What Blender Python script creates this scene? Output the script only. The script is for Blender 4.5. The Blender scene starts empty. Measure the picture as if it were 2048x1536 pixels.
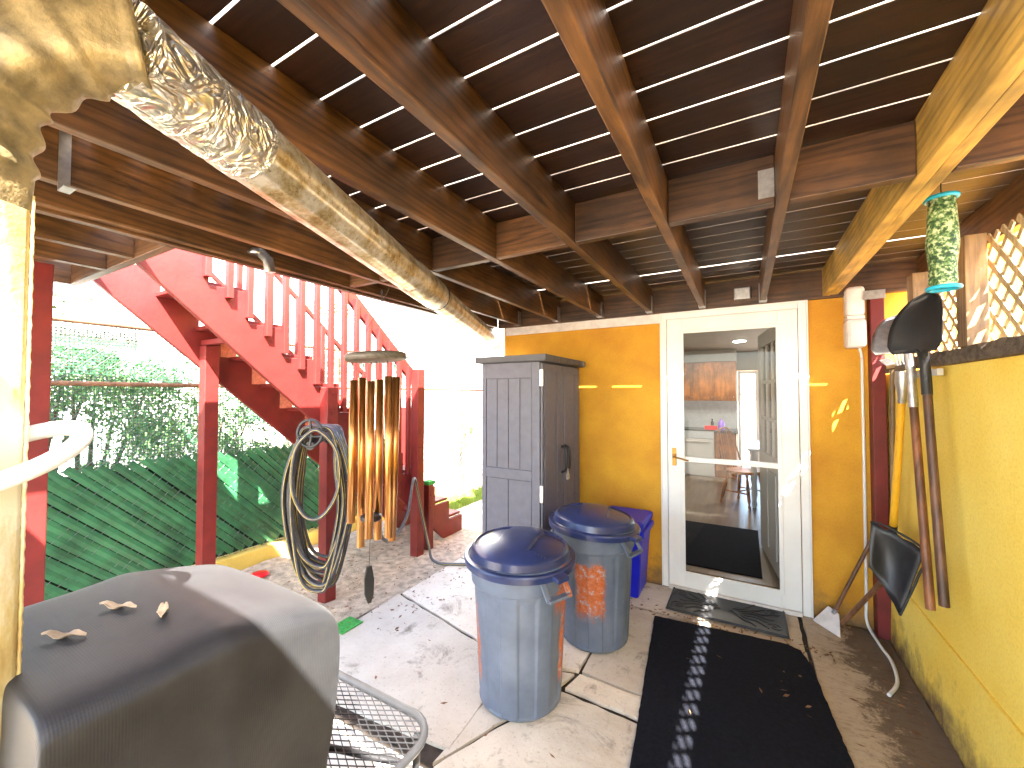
import bpy, math, random
from mathutils import Vector, Matrix
random.seed(7)
R = math.radians
S = bpy.context.scene
COL = S.collection

# ------------------------------------------------------------ camera, sky, sun, exposure
cam_d = bpy.data.cameras.new("camera"); cam = bpy.data.objects.new("camera", cam_d); COL.objects.link(cam)
cam_d.sensor_width = 36.0; cam_d.lens = 36.0 * 816.0 / 2048.0
cam_d.clip_start = 0.02; cam_d.clip_end = 500
cam.location = (0, 0, 1.5); cam.rotation_euler = (R(91.5), 0, R(29.7))
S.camera = cam
SUN_D = Vector((-0.58, 0.625, -1.0)).normalized()
W = bpy.data.worlds.new("World"); S.world = W; W.use_nodes = True
wn = W.node_tree.nodes; wl = W.node_tree.links; wn.clear()
wo = wn.new('ShaderNodeOutputWorld'); bg = wn.new('ShaderNodeBackground'); sk = wn.new('ShaderNodeTexSky')
sk.sky_type = 'NISHITA'; sk.sun_disc = False
sk.sun_elevation = math.asin(-SUN_D.z); sk.sun_rotation = math.atan2(-SUN_D.x, -SUN_D.y)
sk.dust_density = 2.0; sk.ozone_density = 1.0
bg.inputs[1].default_value = 0.15
wl.new(sk.outputs[0], bg.inputs[0]); wl.new(bg.outputs[0], wo.inputs[0])
sl = bpy.data.lights.new("sun", 'SUN'); sl.energy = 5.0; sl.angle = R(0.5); sl.color = (1, 0.95, 0.86)
so = bpy.data.objects.new("sun", sl); COL.objects.link(so)
so.rotation_euler = SUN_D.to_track_quat('-Z', 'Y').to_euler(); so.location = (4, -4, 9)
S.view_settings.view_transform = 'Standard'; S.view_settings.look = 'None'
S.view_settings.exposure = 3.95; S.view_settings.gamma = 1.0
S.cycles.max_bounces = 10; S.cycles.diffuse_bounces = 6; S.cycles.transparent_max_bounces = 24
S.cycles.use_denoising = True
S.cycles.sample_clamp_indirect = 8.0

# ------------------------------------------------------------ materials
def nt(name):
    m = bpy.data.materials.new(name); m.use_nodes = True
    t = m.node_tree; b = t.nodes['Principled BSDF']; return m, t, b
def add_bump(t, b, src, strength=0.3, dist=0.01):
    bp = t.nodes.new('ShaderNodeBump'); bp.inputs['Strength'].default_value = strength; bp.inputs['Distance'].default_value = dist
    t.links.new(src, bp.inputs['Height']); t.links.new(bp.outputs[0], b.inputs['Normal'])
def ramp(t, src, stops):
    r = t.nodes.new('ShaderNodeValToRGB'); e = r.color_ramp.elements
    while len(e) < len(stops): e.new(0.5)
    for i, (p, c) in enumerate(stops):
        e[i].position = p; e[i].color = (c[0], c[1], c[2], 1)
    t.links.new(src, r.inputs[0]); return r.outputs[0]
def coords(t, scale=(1, 1, 1)):
    g = t.nodes.new('ShaderNodeNewGeometry'); mp = t.nodes.new('ShaderNodeMapping')
    mp.inputs['Scale'].default_value = scale
    t.links.new(g.outputs['Position'], mp.inputs[0]); return mp.outputs[0], g
def noise(t, vec, scale=5, detail=4, rough=.55, dist=0.0):
    n = t.nodes.new('ShaderNodeTexNoise'); n.inputs['Scale'].default_value = scale
    n.inputs['Detail'].default_value = detail; n.inputs['Roughness'].default_value = rough; n.inputs['Distortion'].default_value = dist
    t.links.new(vec, n.inputs['Vector']); return n.outputs['Fac']
def mix(t, fac, a, b, mode='MIX'):
    m = t.nodes.new('ShaderNodeMix'); m.data_type = 'RGBA'; m.blend_type = mode
    if isinstance(fac, float): m.inputs[0].default_value = fac
    else: t.links.new(fac, m.inputs[0])
    for i, x in ((6, a), (7, b)):
        if isinstance(x, tuple): m.inputs[i].default_value = (*x, 1)
        else: t.links.new(x, m.inputs[i])
    return m.outputs[2]
def simple(name, c, rough=.6, metal=0, var=.25, scale=12, bump=.15, spec=.5, dist=.004):
    m, t, b = nt(name); v, g = coords(t)
    n = noise(t, v, scale, 5)
    d = tuple(x * (1 - var) for x in c); l = tuple(min(1, x * (1 + var)) for x in c)
    t.links.new(ramp(t, n, [(.3, d), (.7, l)]), b.inputs['Base Color'])
    b.inputs['Roughness'].default_value = rough; b.inputs['Metallic'].default_value = metal
    b.inputs['Specular IOR Level'].default_value = spec
    if bump: add_bump(t, b, noise(t, v, scale * 5, 3), bump, dist)
    return m
def wood(name, axis, dark, light, grain=1.0, rough=.46, knots=True):
    sc = {'x': (1.3, 14, 14), 'y': (14, 1.3, 14), 'z': (14, 14, 1.3)}[axis]
    m, t, b = nt(name); v, g = coords(t, sc)
    # every plank gets its own shift of the grain
    add = t.nodes.new('ShaderNodeVectorMath'); add.operation = 'ADD'
    mul = t.nodes.new('ShaderNodeMath'); mul.operation = 'MULTIPLY'; mul.inputs[1].default_value = 40
    t.links.new(g.outputs['Random Per Island'], mul.inputs[0]); t.links.new(v, add.inputs[0]); t.links.new(mul.outputs[0], add.inputs[1])
    n1 = noise(t, add.outputs[0], 1.6, 9, .72, 1.6)
    wv = t.nodes.new('ShaderNodeTexWave'); wv.wave_type = 'RINGS'; wv.inputs['Scale'].default_value = .9
    wv.inputs['Distortion'].default_value = 16; wv.inputs['Detail'].default_value = 3; wv.inputs['Detail Scale'].default_value = .8
    t.links.new(add.outputs[0], wv.inputs['Vector'])
    v2, _ = coords(t); blot = noise(t, v2, 4.5, 5)
    c1 = ramp(t, n1, [(.32, dark), (.68, light)])
    c2 = mix(t, .3, c1, ramp(t, wv.outputs['Fac'], [(.1, tuple(x * .55 for x in dark)), (.6, light)]))
    c3 = mix(t, 1.0, c2, ramp(t, blot, [(.3, (.50, .50, .54)), (.7, (1.3, 1.2, 1.05))]), 'MULTIPLY')
    oi = t.nodes.new('ShaderNodeObjectInfo')
    mul2 = t.nodes.new('ShaderNodeMath'); mul2.operation = 'MULTIPLY_ADD'; mul2.inputs[1].default_value = 40
    t.links.new(oi.outputs['Random'], mul2.inputs[0]); t.links.new(mul.outputs[0], mul2.inputs[2]); t.links.new(mul2.outputs[0], add.inputs[1])
    tone = ramp(t, oi.outputs['Random'], [(0, (.62, .60, .62)), (1, (1.12, 1.08, 1.0))])
    t.links.new(mix(t, 1.0, c3, tone, 'MULTIPLY'), b.inputs['Base Color'])
    b.inputs['Roughness'].default_value = rough
    add_bump(t, b, n1, .5, .003)
    return m
JD, JL = (.030, .014, .006), (.20, .098, .034)
M = {}
M['wy'] = wood('joist wood along', 'y', JD, JL)
M['wx'] = wood('blocking wood across', 'x', (.024, .012, .008), (.16, .080, .034))
M['wz'] = wood('weathered post wood', 'z', (.16, .10, .05), (.42, .29, .15))
M['deckpale'] = wood('bright gap board edge', 'x', (.60, .57, .52), (.80, .77, .72))
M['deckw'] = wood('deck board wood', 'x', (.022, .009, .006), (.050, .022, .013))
M['beam'] = wood('pale beam wood', 'y', (.30, .19, .045), (.66, .46, .12))
M['red'] = simple('red paint', (.145, .0105, .009), .55, var=.22, scale=9, bump=.25)
M['white'] = simple('white vinyl', (.78, .78, .76), .35, var=.06, scale=4, bump=.03)
M['whitewood'] = simple('weathered white paint', (.72, .66, .62), .6, var=.15, scale=14, bump=.2)
M['grey'] = simple('grey resin', (.115, .115, .145), .5, var=.10, scale=20, bump=.12)
M['greyroof'] = simple('dark grey resin', (.075, .075, .085), .55, var=.12, scale=20, bump=.2)
M['steel'] = simple('galvanised steel', (.5, .5, .5), .38, 1.0, .2, 40, .1)
M['brass'] = simple('brass', (.35, .18, .04), .35, 1.0, .2, 30, .05)
M['black'] = simple('black plastic', (.018, .018, .02), .45, var=.2, scale=20, bump=.1)
M['lid'] = simple('blue black lid plastic', (.022, .034, .11), .28, var=.25, scale=14, bump=.06)
M['blue'] = simple('recycling blue plastic', (.006, .012, .60), .35, var=.08, scale=8, bump=.05)
M['hose'] = simple('dark rubber hose', (.045, .045, .05), .35, var=.3, scale=30, bump=.1)
M['hoseY'] = simple('yellow hose stripe', (.55, .38, .05), .5, var=.2, scale=30, bump=.1)
M['mat'] = simple('charcoal carpet', (.011, .012, .018), .95, var=.3, scale=60, bump=.8, spec=.1)
M['rubber'] = simple('black rubber', (.018, .018, .021), .5, var=.3, scale=30, bump=.3)
M['copper'] = simple('copper gold tube', (.62, .28, .085), .30, 1.0, .08, 4, 0)
M['oak'] = wood('oak cabinet wood', 'z', (.38, .14, .03), (.56, .23, .06))
M['ashw'] = wood('ash handle wood', 'z', (.20, .075, .03), (.40, .17, .07))
M['ashd'] = wood('brown handle wood', 'z', (.10, .045, .025), (.22, .11, .06))
M['yfib'] = simple('yellow fibreglass', (.75, .40, .02), .35, var=.1, scale=10, bump=.05)
M['teal'] = simple('turquoise plastic', (.02, .42, .62), .35, var=.1, scale=10, bump=.05)
M['cream'] = simple('cream wall paint', (.40, .385, .34), .7, var=.05, scale=3, bump=.05)
M['appl'] = simple('white enamel', (.5, .53, .55), .25, var=.03, scale=3, bump=0)
M['counter'] = simple('dark counter', (.02, .03, .03), .2, var=.3, scale=30, bump=0)
M['tile'] = simple('pale backsplash', (.45, .52, .58), .3, var=.1, scale=20, bump=.05)
M['turf'] = simple('green turf', (.04, .30, .05), .9, var=.4, scale=60, bump=.8)
M['soil'] = simple('soil', (.50, .41, .31), .95, var=.4, scale=16, bump=.9, dist=.02)
M['leafd'] = simple('dry leaf', (.20, .10, .045), .8, var=.5, scale=9, bump=.2)
M['leafp'] = simple('pale dry leaf', (.50, .38, .25), .8, var=.3, scale=40, bump=.4)
M['redp'] = simple('red plastic', (.75, .01, .02), .3, var=.1, scale=9, bump=0)
M['purple'] = simple('purple bottle', (.28, .16, .75), .35, var=.3, scale=25, bump=0)
M['shingle'] = simple('roof shingle', (.10, .09, .085), .9, var=.3, scale=9, bump=.5)
M['nwall'] = simple('white siding', (.82, .81, .78), .6, var=.04, scale=2, bump=.05)
M['fpipe'] = simple('rusty rail', (.16, .085, .05), .6, var=.5, scale=14, bump=.2)
M['wire'] = simple('galvanised wire', (.13, .13, .13), .45, .6, .2, 20, 0)
M['slat'] = simple('green slat plastic', (.020, .105, .042), .5, var=.5, scale=5, bump=.1)
M['net'] = simple('green netting', (.035, .13, .075), .7, var=.3, scale=9, bump=0)
M['backing'] = simple('dark green windscreen', (.006, .02, .01), .9, var=.3, scale=9, bump=.1)
M['plate'] = simple('pink painted steel plate', (.50, .17, .12), .5, var=.25, scale=60, bump=.2)
M['bark'] = simple('bark', (.10, .07, .05), .9, var=.4, scale=20, bump=.8)

M['latt'] = wood('bleached lattice wood', 'z', (.45, .36, .20), (.72, .62, .42))
def mk_yellow(name, low=(.52, .225, .010), high=(.72, .38, .020), dirt=True):
    m, t, b = nt(name); v, g = coords(t)
    c = ramp(t, noise(t, v, 2.2, 6, .6), [(.3, low), (.7, high)])
    fine = ramp(t, noise(t, v, 90, 5, .7), [(.3, (.86, .83, .78)), (.55, (1, 1, 1))])
    c = mix(t, 1.0, c, fine, 'MULTIPLY')
    if dirt:
        sp = t.nodes.new('ShaderNodeSeparateXYZ'); t.links.new(v, sp.inputs[0])
        ad = t.nodes.new('ShaderNodeMath'); ad.operation = 'MULTIPLY_ADD'; ad.inputs[1].default_value = .55; 
        t.links.new(noise(t, v, 9, 5, .7), ad.inputs[0]); t.links.new(sp.outputs['Z'], ad.inputs[2])
        f = ramp(t, ad.outputs[0], [(.24, (1, 1, 1)), (.47, (0, 0, 0))])
        c = mix(t, f, c, (.17, .10, .045))
    t.links.new(c, b.inputs['Base Color']); b.inputs['Roughness'].default_value = .75
    n2 = noise(t, v, 26, 5, .7)
    add_bump(t, b, n2, .25, .004)
    return m
M['yel'] = mk_yellow('yellow stucco')
M['yelr'] = mk_yellow('pale yellow masonry paint', (.90, .62, .075), (.96, .76, .17))
M['curb'] = mk_yellow('yellow curb paint', (.55, .38, .06), (.75, .55, .12), False)

def mk_concrete():
    m, t, b = nt('concrete'); v, g = coords(t)
    base = ramp(t, noise(t, v, 1.6, 6, .65), [(.3, (.56, .49, .41)), (.7, (.80, .75, .67))])
    agg = ramp(t, noise(t, v, 55, 4, .8), [(.28, (.45, .38, .3)), (.42, (1, 1, 1))])
    c = mix(t, 1.0, base, agg, 'MULTIPLY')
    st = ramp(t, noise(t, v, 3.4, 7, .75, .6), [(.55, (0, 0, 0)), (.68, (.75, .75, .75))])
    c = mix(t, st, c, (.13, .085, .05))
    sp = t.nodes.new('ShaderNodeSeparateXYZ'); t.links.new(v, sp.inputs[0])
    # dirt wash gathering at the foot of the side wall
    ad = t.nodes.new('ShaderNodeMath'); ad.operation = 'MULTIPLY_ADD'; ad.inputs[1].default_value = .9
    t.links.new(noise(t, v, 7, 9, .82, .5), ad.inputs[0]); t.links.new(sp.outputs['X'], ad.inputs[2])
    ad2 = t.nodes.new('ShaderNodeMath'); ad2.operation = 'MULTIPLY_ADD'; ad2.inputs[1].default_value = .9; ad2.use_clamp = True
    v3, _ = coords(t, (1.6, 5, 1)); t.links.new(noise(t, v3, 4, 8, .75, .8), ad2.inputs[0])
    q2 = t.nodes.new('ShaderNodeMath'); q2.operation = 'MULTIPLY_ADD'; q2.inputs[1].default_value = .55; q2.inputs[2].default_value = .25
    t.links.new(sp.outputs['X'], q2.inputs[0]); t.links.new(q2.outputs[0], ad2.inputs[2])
    c = mix(t, ramp(t, ad2.outputs[0], [(.30, (0, 0, 0)), (.62, (.45, .45, .45)), (.9, (.75, .75, .75))]), c, (.50, .38, .25))  # tan towards +X: dirt, with the shade behind the bins painted in
    stk = ramp(t, noise(t, v3, 7, 9, .85, 1.0), [(.50, (0, 0, 0)), (.66, (.8, .8, .8))])
    stk = mix(t, 1.0, stk, ramp(t, q2.outputs[0], [(.25, (0, 0, 0)), (.55, (1, 1, 1))]), 'MULTIPLY')
    c = mix(t, stk, c, (.14, .075, .035))
    f = ramp(t, ad.outputs[0], [(.92, (0, 0, 0)), (1.36, (.8, .8, .8))])
    c = mix(t, f, c, (.085, .05, .03))
    tone = ramp(t, g.outputs['Random Per Island'], [(0, (.85, .84, .82)), (1, (1.12, 1.1, 1.06))])
    c = mix(t, 1.0, c, tone, 'MULTIPLY')
    t.links.new(c, b.inputs['Base Color']); b.inputs['Roughness'].default_value = .85
    add_bump(t, b, noise(t, v, 45, 6, .8), .6, .006)
    return m
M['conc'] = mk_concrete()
def mk_duct():
    m, t, b = nt('weathered aluminium duct'); v, g = coords(t)
    n = noise(t, v, 13, 7, .75)
    c = ramp(t, n, [(.34, (.26, .16, .06)), (.44, (.52, .42, .22)), (.60, (.82, .78, .66))])
    sp = ramp(t, noise(t, v, 60, 4, .8), [(.30, (.3, .2, .1)), (.42, (1, 1, 1))])
    t.links.new(mix(t, 1.0, c, sp, 'MULTIPLY'), b.inputs['Base Color'])
    b.inputs['Metallic'].default_value = .75; b.inputs['Roughness'].default_value = .33
    add_bump(t, b, noise(t, v, 14, 3), .15, .004); return m
M['duct'] = mk_duct()
def mk_foil():
    m, t, b = nt('crumpled foil tape'); v, g = coords(t)
    vo = t.nodes.new('ShaderNodeTexVoronoi'); vo.feature = 'DISTANCE_TO_EDGE'; vo.inputs['Scale'].default_value = 22
    t.links.new(v, vo.inputs['Vector'])
    b.inputs['Base Color'].default_value = (.74, .70, .60, 1); b.inputs['Metallic'].default_value = .9; b.inputs['Roughness'].default_value = .3
    add_bump(t, b, noise(t, v, 16, 2, .5, 3), 1.0, .03); return m
M['foil'] = mk_foil()
def mk_pole():
    m, t, b = nt('yellowed downspout paint'); v, g = coords(t, (6, 6, 1.6))
    c = ramp(t, noise(t, v, 2, 6, .7), [(.35, (.34, .21, .06)), (.5, (.52, .41, .17)), (.6, (.66, .60, .42))])
    t.links.new(c, b.inputs['Base Color']); b.inputs['Roughness'].default_value = .5
    v2, _ = coords(t); add_bump(t, b, noise(t, v2, 50, 4), .5, .004); return m
M['pole'] = mk_pole()
M['elbow'] = simple('stained elbow paint', (.24, .18, .085), .5, .3, .6, 22, .5)
def mk_canplastic(name, centre, angs):
    m, t, b = nt(name); v, g = coords(t)
    c = ramp(t, noise(t, v, 7, 5), [(.3, (.080, .108, .165)), (.7, (.135, .17, .24))])
    # faded orange panels at fixed angles round the can
    sb = t.nodes.new('ShaderNodeVectorMath'); sb.operation = 'SUBTRACT'; sb.inputs[1].default_value = centre
    t.links.new(g.outputs['Position'], sb.inputs[0])
    sp = t.nodes.new('ShaderNodeSeparateXYZ'); t.links.new(sb.outputs[0], sp.inputs[0])
    at = t.nodes.new('ShaderNodeMath'); at.operation = 'ARCTAN2'; t.links.new(sp.outputs['Y'], at.inputs[0]); t.links.new(sp.outputs['X'], at.inputs[1])
    def math(op, a, bv, c=None):
        q = t.nodes.new('ShaderNodeMath'); q.operation = op
        for i, x in enumerate((a, bv, c)):
            if x is None: continue
            if isinstance(x, (int, float)): q.inputs[i].default_value = x
            else: t.links.new(x, q.inputs[i])
        return q.outputs[0]
    wob = noise(t, v, 12, 5, .7)
    tot = None
    for (a0, wd, z0, z1) in angs:
        da = math('ABSOLUTE', math('SUBTRACT', at.outputs[0], a0), 0)
        da = math('MULTIPLY_ADD', wob, .35, da)
        def soft(x, w_=.10):
            q = t.nodes.new('ShaderNodeMath'); q.operation = 'DIVIDE'; q.use_clamp = True; q.inputs[1].default_value = w_
            t.links.new(x, q.inputs[0]); return q.outputs[0]
        fa = soft(math('SUBTRACT', wd + .20, da), .09)
        zz = math('MULTIPLY_ADD', wob, .20, sp.outputs['Z'])
        fz = math('MULTIPLY', soft(math('SUBTRACT', zz, z0 + .08), .07), soft(math('SUBTRACT', z1 + .12, zz), .03))
        f = math('MULTIPLY', fa, fz)
        tot = f if tot is None else math('MAXIMUM', tot, f)
    oc = ramp(t, noise(t, v, 30, 5, .8), [(.36, (.30, .07, .02)), (.52, (.46, .12, .03)), (.60, (.30, .24, .26)), (.68, (.50, .48, .52))])
    c = mix(t, tot, c, oc)
    t.links.new(c, b.inputs['Base Color']); b.inputs['Roughness'].default_value = .45
    add_bump(t, b, noise(t, v, 50, 3), .12, .004); return m
def mk_cover():
    m, t, b = nt('woven vinyl cover'); v, g = coords(t)
    c = ramp(t, noise(t, v, 7, 6, .7), [(.3, (.011, .011, .013)), (.7, (.026, .026, .028))])
    t.links.new(c, b.inputs['Base Color']); b.inputs['Roughness'].default_value = .5
    b.inputs['Specular IOR Level'].default_value = .35
    b.inputs['Sheen Weight'].default_value = .04; b.inputs['Sheen Roughness'].default_value = .4
    w1 = t.nodes.new('ShaderNodeTexWave'); w1.inputs['Scale'].default_value = 90; w1.bands_direction = 'Y'
    t.links.new(v, w1.inputs['Vector'])
    w2 = t.nodes.new('ShaderNodeTexWave'); w2.inputs['Scale'].default_value = 90; w2.bands_direction = 'X'
    t.links.new(v, w2.inputs['Vector'])
    ad = t.nodes.new('ShaderNodeMath'); ad.operation = 'ADD'; t.links.new(w1.outputs['Fac'], ad.inputs[0]); t.links.new(w2.outputs['Fac'], ad.inputs[1])
    add_bump(t, b, ad.outputs[0], .12, .001); return m
M['cover'] = mk_cover()
def mk_glass():
    m, t, b = nt('window glass'); t.nodes.remove(b)
    tr = t.nodes.new('ShaderNodeBsdfTransparent'); gl = t.nodes.new('ShaderNodeBsdfGlossy'); gl.inputs['Roughness'].default_value = .02
    fr = t.nodes.new('ShaderNodeFresnel'); fr.inputs[0].default_value = 1.22
    mx = t.nodes.new('ShaderNodeMixShader'); o = t.nodes['Material Output']
    t.links.new(fr.outputs[0], mx.inputs[0]); t.links.new(tr.outputs[0], mx.inputs[1]); t.links.new(gl.outputs[0], mx.inputs[2]); t.links.new(mx.outputs[0], o.inputs[0])
    return m
M['glass'] = mk_glass()
def mk_floor():
    m, t, b = nt('oak floor'); v, g = coords(t, (9, 1.0, 1))
    c = ramp(t, noise(t, v, 1.5, 6), [(.3, (.10, .07, .045)), (.7, (.20, .15, .10))])
    t.links.new(c, b.inputs['Base Color']); b.inputs['Roughness'].default_value = .3; return m
M['floor'] = mk_floor()
def mk_leaf(name, a, c):
    m, t, b = nt(name); g = t.nodes.new('ShaderNodeNewGeometry')
    t.links.new(ramp(t, g.outputs['Random Per Island'], [(0, a), (1, c)]), b.inputs['Base Color'])
    b.inputs['Roughness'].default_value = .55
    b.inputs['Transmission Weight'].default_value = 0
    return m
M['leafg'] = mk_leaf('green leaves', (.04, .11, .035), (.20, .34, .13))
M['grass'] = mk_leaf('grass blades', (.09, .20, .03), (.30, .40, .08))
def mk_speckle():
    m, t, b = nt('mottled green mesh'); v, g = coords(t)
    c = ramp(t, noise(t, v, 75, 3, .6), [(.40, (.015, .05, .02)), (.5, (.10, .22, .05)), (.60, (.50, .56, .33))])
    t.links.new(c, b.inputs['Base Color']); b.inputs['Roughness'].default_value = .5; return m
M['speck'] = mk_speckle()
def mk_emit(name, c, s):
    m, t, b = nt(name); b.inputs['Emission Color'].default_value = (*c, 1); b.inputs['Emission Strength'].default_value = s
    b.inputs['Base Color'].default_value = (.8, .8, .8, 1); return m
M['lamp'] = mk_emit('lit lamp', (1, .88, .7), 34)

# ------------------------------------------------------------ mesh helpers
class MB:
    def __init__(s): s.v = []; s.f = []; s.sm = []
    def add(s, vs, fs, smooth=False):
        o = len(s.v); s.v += [Vector(p) for p in vs]; s.f += [tuple(i + o for i in f) for f in fs]; s.sm += [smooth] * len(fs); return s
    def box(s, a, b, rot=None, piv=None):
        x0, y0, z0 = a; x1, y1, z1 = b
        vs = [Vector(p) for p in ((x0,y0,z0),(x1,y0,z0),(x1,y1,z0),(x0,y1,z0),(x0,y0,z1),(x1,y0,z1),(x1,y1,z1),(x0,y1,z1))]
        if rot is not None:
            p = Vector(piv) if piv else (Vector(a) + Vector(b)) / 2
            vs = [rot @ (q - p) + p for q in vs]
        return s.add(vs, [(0,3,2,1),(4,5,6,7),(0,1,5,4),(1,2,6,5),(2,3,7,6),(3,0,4,7)])
    def bar(s, p, q, w, h, up=(0, 0, 1)):
        p = Vector(p); q = Vector(q); d = (q - p).normalized(); u = Vector(up)
        sd = d.cross(u)
        if sd.length < 1e-4: sd = d.cross(Vector((1, 0, 0)))
        sd.normalize(); u = sd.cross(d)
        vs = [c + sd * a * w / 2 + u * b * h / 2 for c in (p, q) for a, b in ((-1,-1),(1,-1),(1,1),(-1,1))]
        return s.add(vs, [(0,3,2,1),(4,5,6,7),(0,1,5,4),(1,2,6,5),(2,3,7,6),(3,0,4,7)])
    def tube(s, pts, r, seg=10, closed=False, cap=True, smooth=True, ridge=None):
        pts = [Vector(p) for p in pts]; n = len(pts); rs = r if isinstance(r, (list, tuple)) else [r] * n
        ref = None; vs = []
        for i, p in enumerate(pts):
            if closed: d = pts[(i + 1) % n] - pts[i - 1]
            else: d = pts[min(i + 1, n - 1)] - pts[max(i - 1, 0)]
            d.normalize()
            if ref is None: ref = d.cross(Vector((0, 0, 1))) if abs(d.z) < .9 else d.cross(Vector((1, 0, 0)))
            ref = (ref - d * ref.dot(d)).normalized(); bn = d.cross(ref)
            for k in range(seg):
                a = 2 * math.pi * k / seg
                vs.append(p + (ref * math.cos(a) + bn * math.sin(a)) * rs[i] * (1 + (ridge[1]*math.cos(ridge[0]*a) if ridge else 0)))
        fs = []
        for i in range(n if closed else n - 1):
            j = (i + 1) % n
            for k in range(seg):
                l = (k + 1) % seg; fs.append((i * seg + k, i * seg + l, j * seg + l, j * seg + k))
        s.add(vs, fs, smooth)
        if cap and not closed:
            s.add(vs[:seg], [tuple(range(seg))[::-1]]); s.add(vs[-seg:], [tuple(range(seg))])
        return s
    def lathe(s, prof, c, seg=40, smooth=True, mod=None):
        vs = []
        for (r, z) in prof:
            for k in range(seg):
                a = 2 * math.pi * k / seg; rr = r * (mod(a, z) if mod else 1)
                vs.append((c[0] + rr * math.cos(a), c[1] + rr * math.sin(a), c[2] + z))
        fs = [(i*seg+k, i*seg+(k+1)%seg, (i+1)*seg+(k+1)%seg, (i+1)*seg+k) for i in range(len(prof)-1) for k in range(seg)]
        s.add(vs, fs, smooth)
        if prof[0][0] > 1e-3: s.add(vs[:seg], [tuple(range(seg))[::-1]])
        if prof[-1][0] > 1e-3: s.add(vs[-seg:], [tuple(range(seg))])
        return s
    def prism(s, poly, axis, a, b):
        def P(u, v, k): return {'x': (k, u, v), 'y': (u, k, v), 'z': (u, v, k)}[axis]
        n = len(poly); vs = [P(u, v, a) for u, v in poly] + [P(u, v, b) for u, v in poly]
        return s.add(vs, [tuple(range(n))[::-1], tuple(range(n, 2*n))] + [(i, (i+1)%n, n+(i+1)%n, n+i) for i in range(n)])
    def quad(s, p): return s.add(p, [tuple(range(len(p)))])
    def grid(s, rows, smooth=True):
        n = len(rows[0]); vs = [p for r in rows for p in r]
        return s.add(vs, [(i*n+k, i*n+k+1, (i+1)*n+k+1, (i+1)*n+k) for i in range(len(rows)-1) for k in range(n-1)], smooth)
    def build(s, name, mat, parent=None, bevel=0, weld=False, solid=0, sub=0, normals=True, split=0):
        o0 = origin(parent)
        me = bpy.data.meshes.new(name); me.from_pydata([tuple(p - o0) for p in s.v], [], s.f)
        me.polygons.foreach_set('use_smooth', s.sm)
        if normals:
            import bmesh
            bm = bmesh.new(); bm.from_mesh(me)
            if weld: bmesh.ops.remove_doubles(bm, verts=bm.verts, dist=1e-5)
            bmesh.ops.recalc_face_normals(bm, faces=bm.faces); bm.to_mesh(me); bm.free()
        me.materials.append(M[mat] if isinstance(mat, str) else mat); me.update()
        o = bpy.data.objects.new(name, me); COL.objects.link(o); o.parent = parent
        if solid: q = o.modifiers.new('solid', 'SOLIDIFY'); q.thickness = solid; q.offset = 0
        if bevel: q = o.modifiers.new('bevel', 'BEVEL'); q.width = bevel; q.segments = 2; q.limit_method = 'ANGLE'
        if split: q = o.modifiers.new('split', 'EDGE_SPLIT'); q.split_angle = R(split)
        if sub: q = o.modifiers.new('sub', 'SUBSURF'); q.levels = sub; q.render_levels = sub
        return o
def origin(p):
    o = Vector((0, 0, 0))
    while p is not None: o += p.location; p = p.parent
    return o
def tag(o, label=None, cat=None, group=None, kind=None):
    for k, v in (('label', label), ('category', cat), ('group', group), ('kind', kind)):
        if v: o[k] = v
    return o
def thing(name, loc, label, cat, group=None):
    o = bpy.data.objects.new(name, None); COL.objects.link(o); o.location = loc; o.empty_display_size = .1
    return tag(o, label, cat, group)
def B(name, a, b, mat, parent, **k): return MB().box(a, b).build(name, mat, parent, **k)
def catmull(P, n=8, closed=False):
    P = [Vector(p) for p in P]; out = []; m = len(P)
    for i in range(m if closed else m - 1):
        p0 = P[(i-1) % m] if (closed or i > 0) else P[0]; p1 = P[i]; p2 = P[(i+1) % m]
        p3 = P[(i+2) % m] if (closed or i + 2 < m) else P[-1]
        for k in range(n):
            t = k / n
            out.append(.5 * ((2*p1) + (p2-p0)*t + (2*p0-5*p1+4*p2-p3)*t*t + (3*p1-p0-3*p2+p3)*t**3))
    if not closed: out.append(P[-1])
    return out

YW = 3.445      # face of the house wall
XR = 0.767      # face of the side wall
ZJ = 2.16       # underside of the joists
ZT = 2.345      # underside of the deck boards

# ------------------------------------------------------------ ground, paving
tag(MB().quad([(-120,-120,-.06),(120,-120,-.06),(120,120,-.06),(-120,120,-.06)]).build('ground', 'soil'), kind='structure')
mb = MB()
def slab(x0, y0, x1, y1, x2, y2, x3, y3, top=0.0):
    c = Vector(((x0+x1+x2+x3)/4, (y0+y1+y2+y3)/4)); g = .009
    pts = []
    for (x, y) in ((x0,y0),(x1,y1),(x2,y2),(x3,y3)):
        d = (c - Vector((x, y))).normalized() * g * 1.4; pts.append((x + d.x, y + d.y))
    # ragged broken edges
    poly = []
    for i in range(4):
        a = Vector(pts[i]); b = Vector(pts[(i+1) % 4]); n = max(2, int((b-a).length / .06)); nr = Vector((-(b-a).y, (b-a).x)).normalized()
        for k in range(n):
            j = 0 if k == 0 else random.uniform(-.0045, .0045)
            p = a.lerp(b, k / n) + nr * j; poly.append((p.x, p.y))
    mb.prism(poly, 'z', -.05, top)
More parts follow.
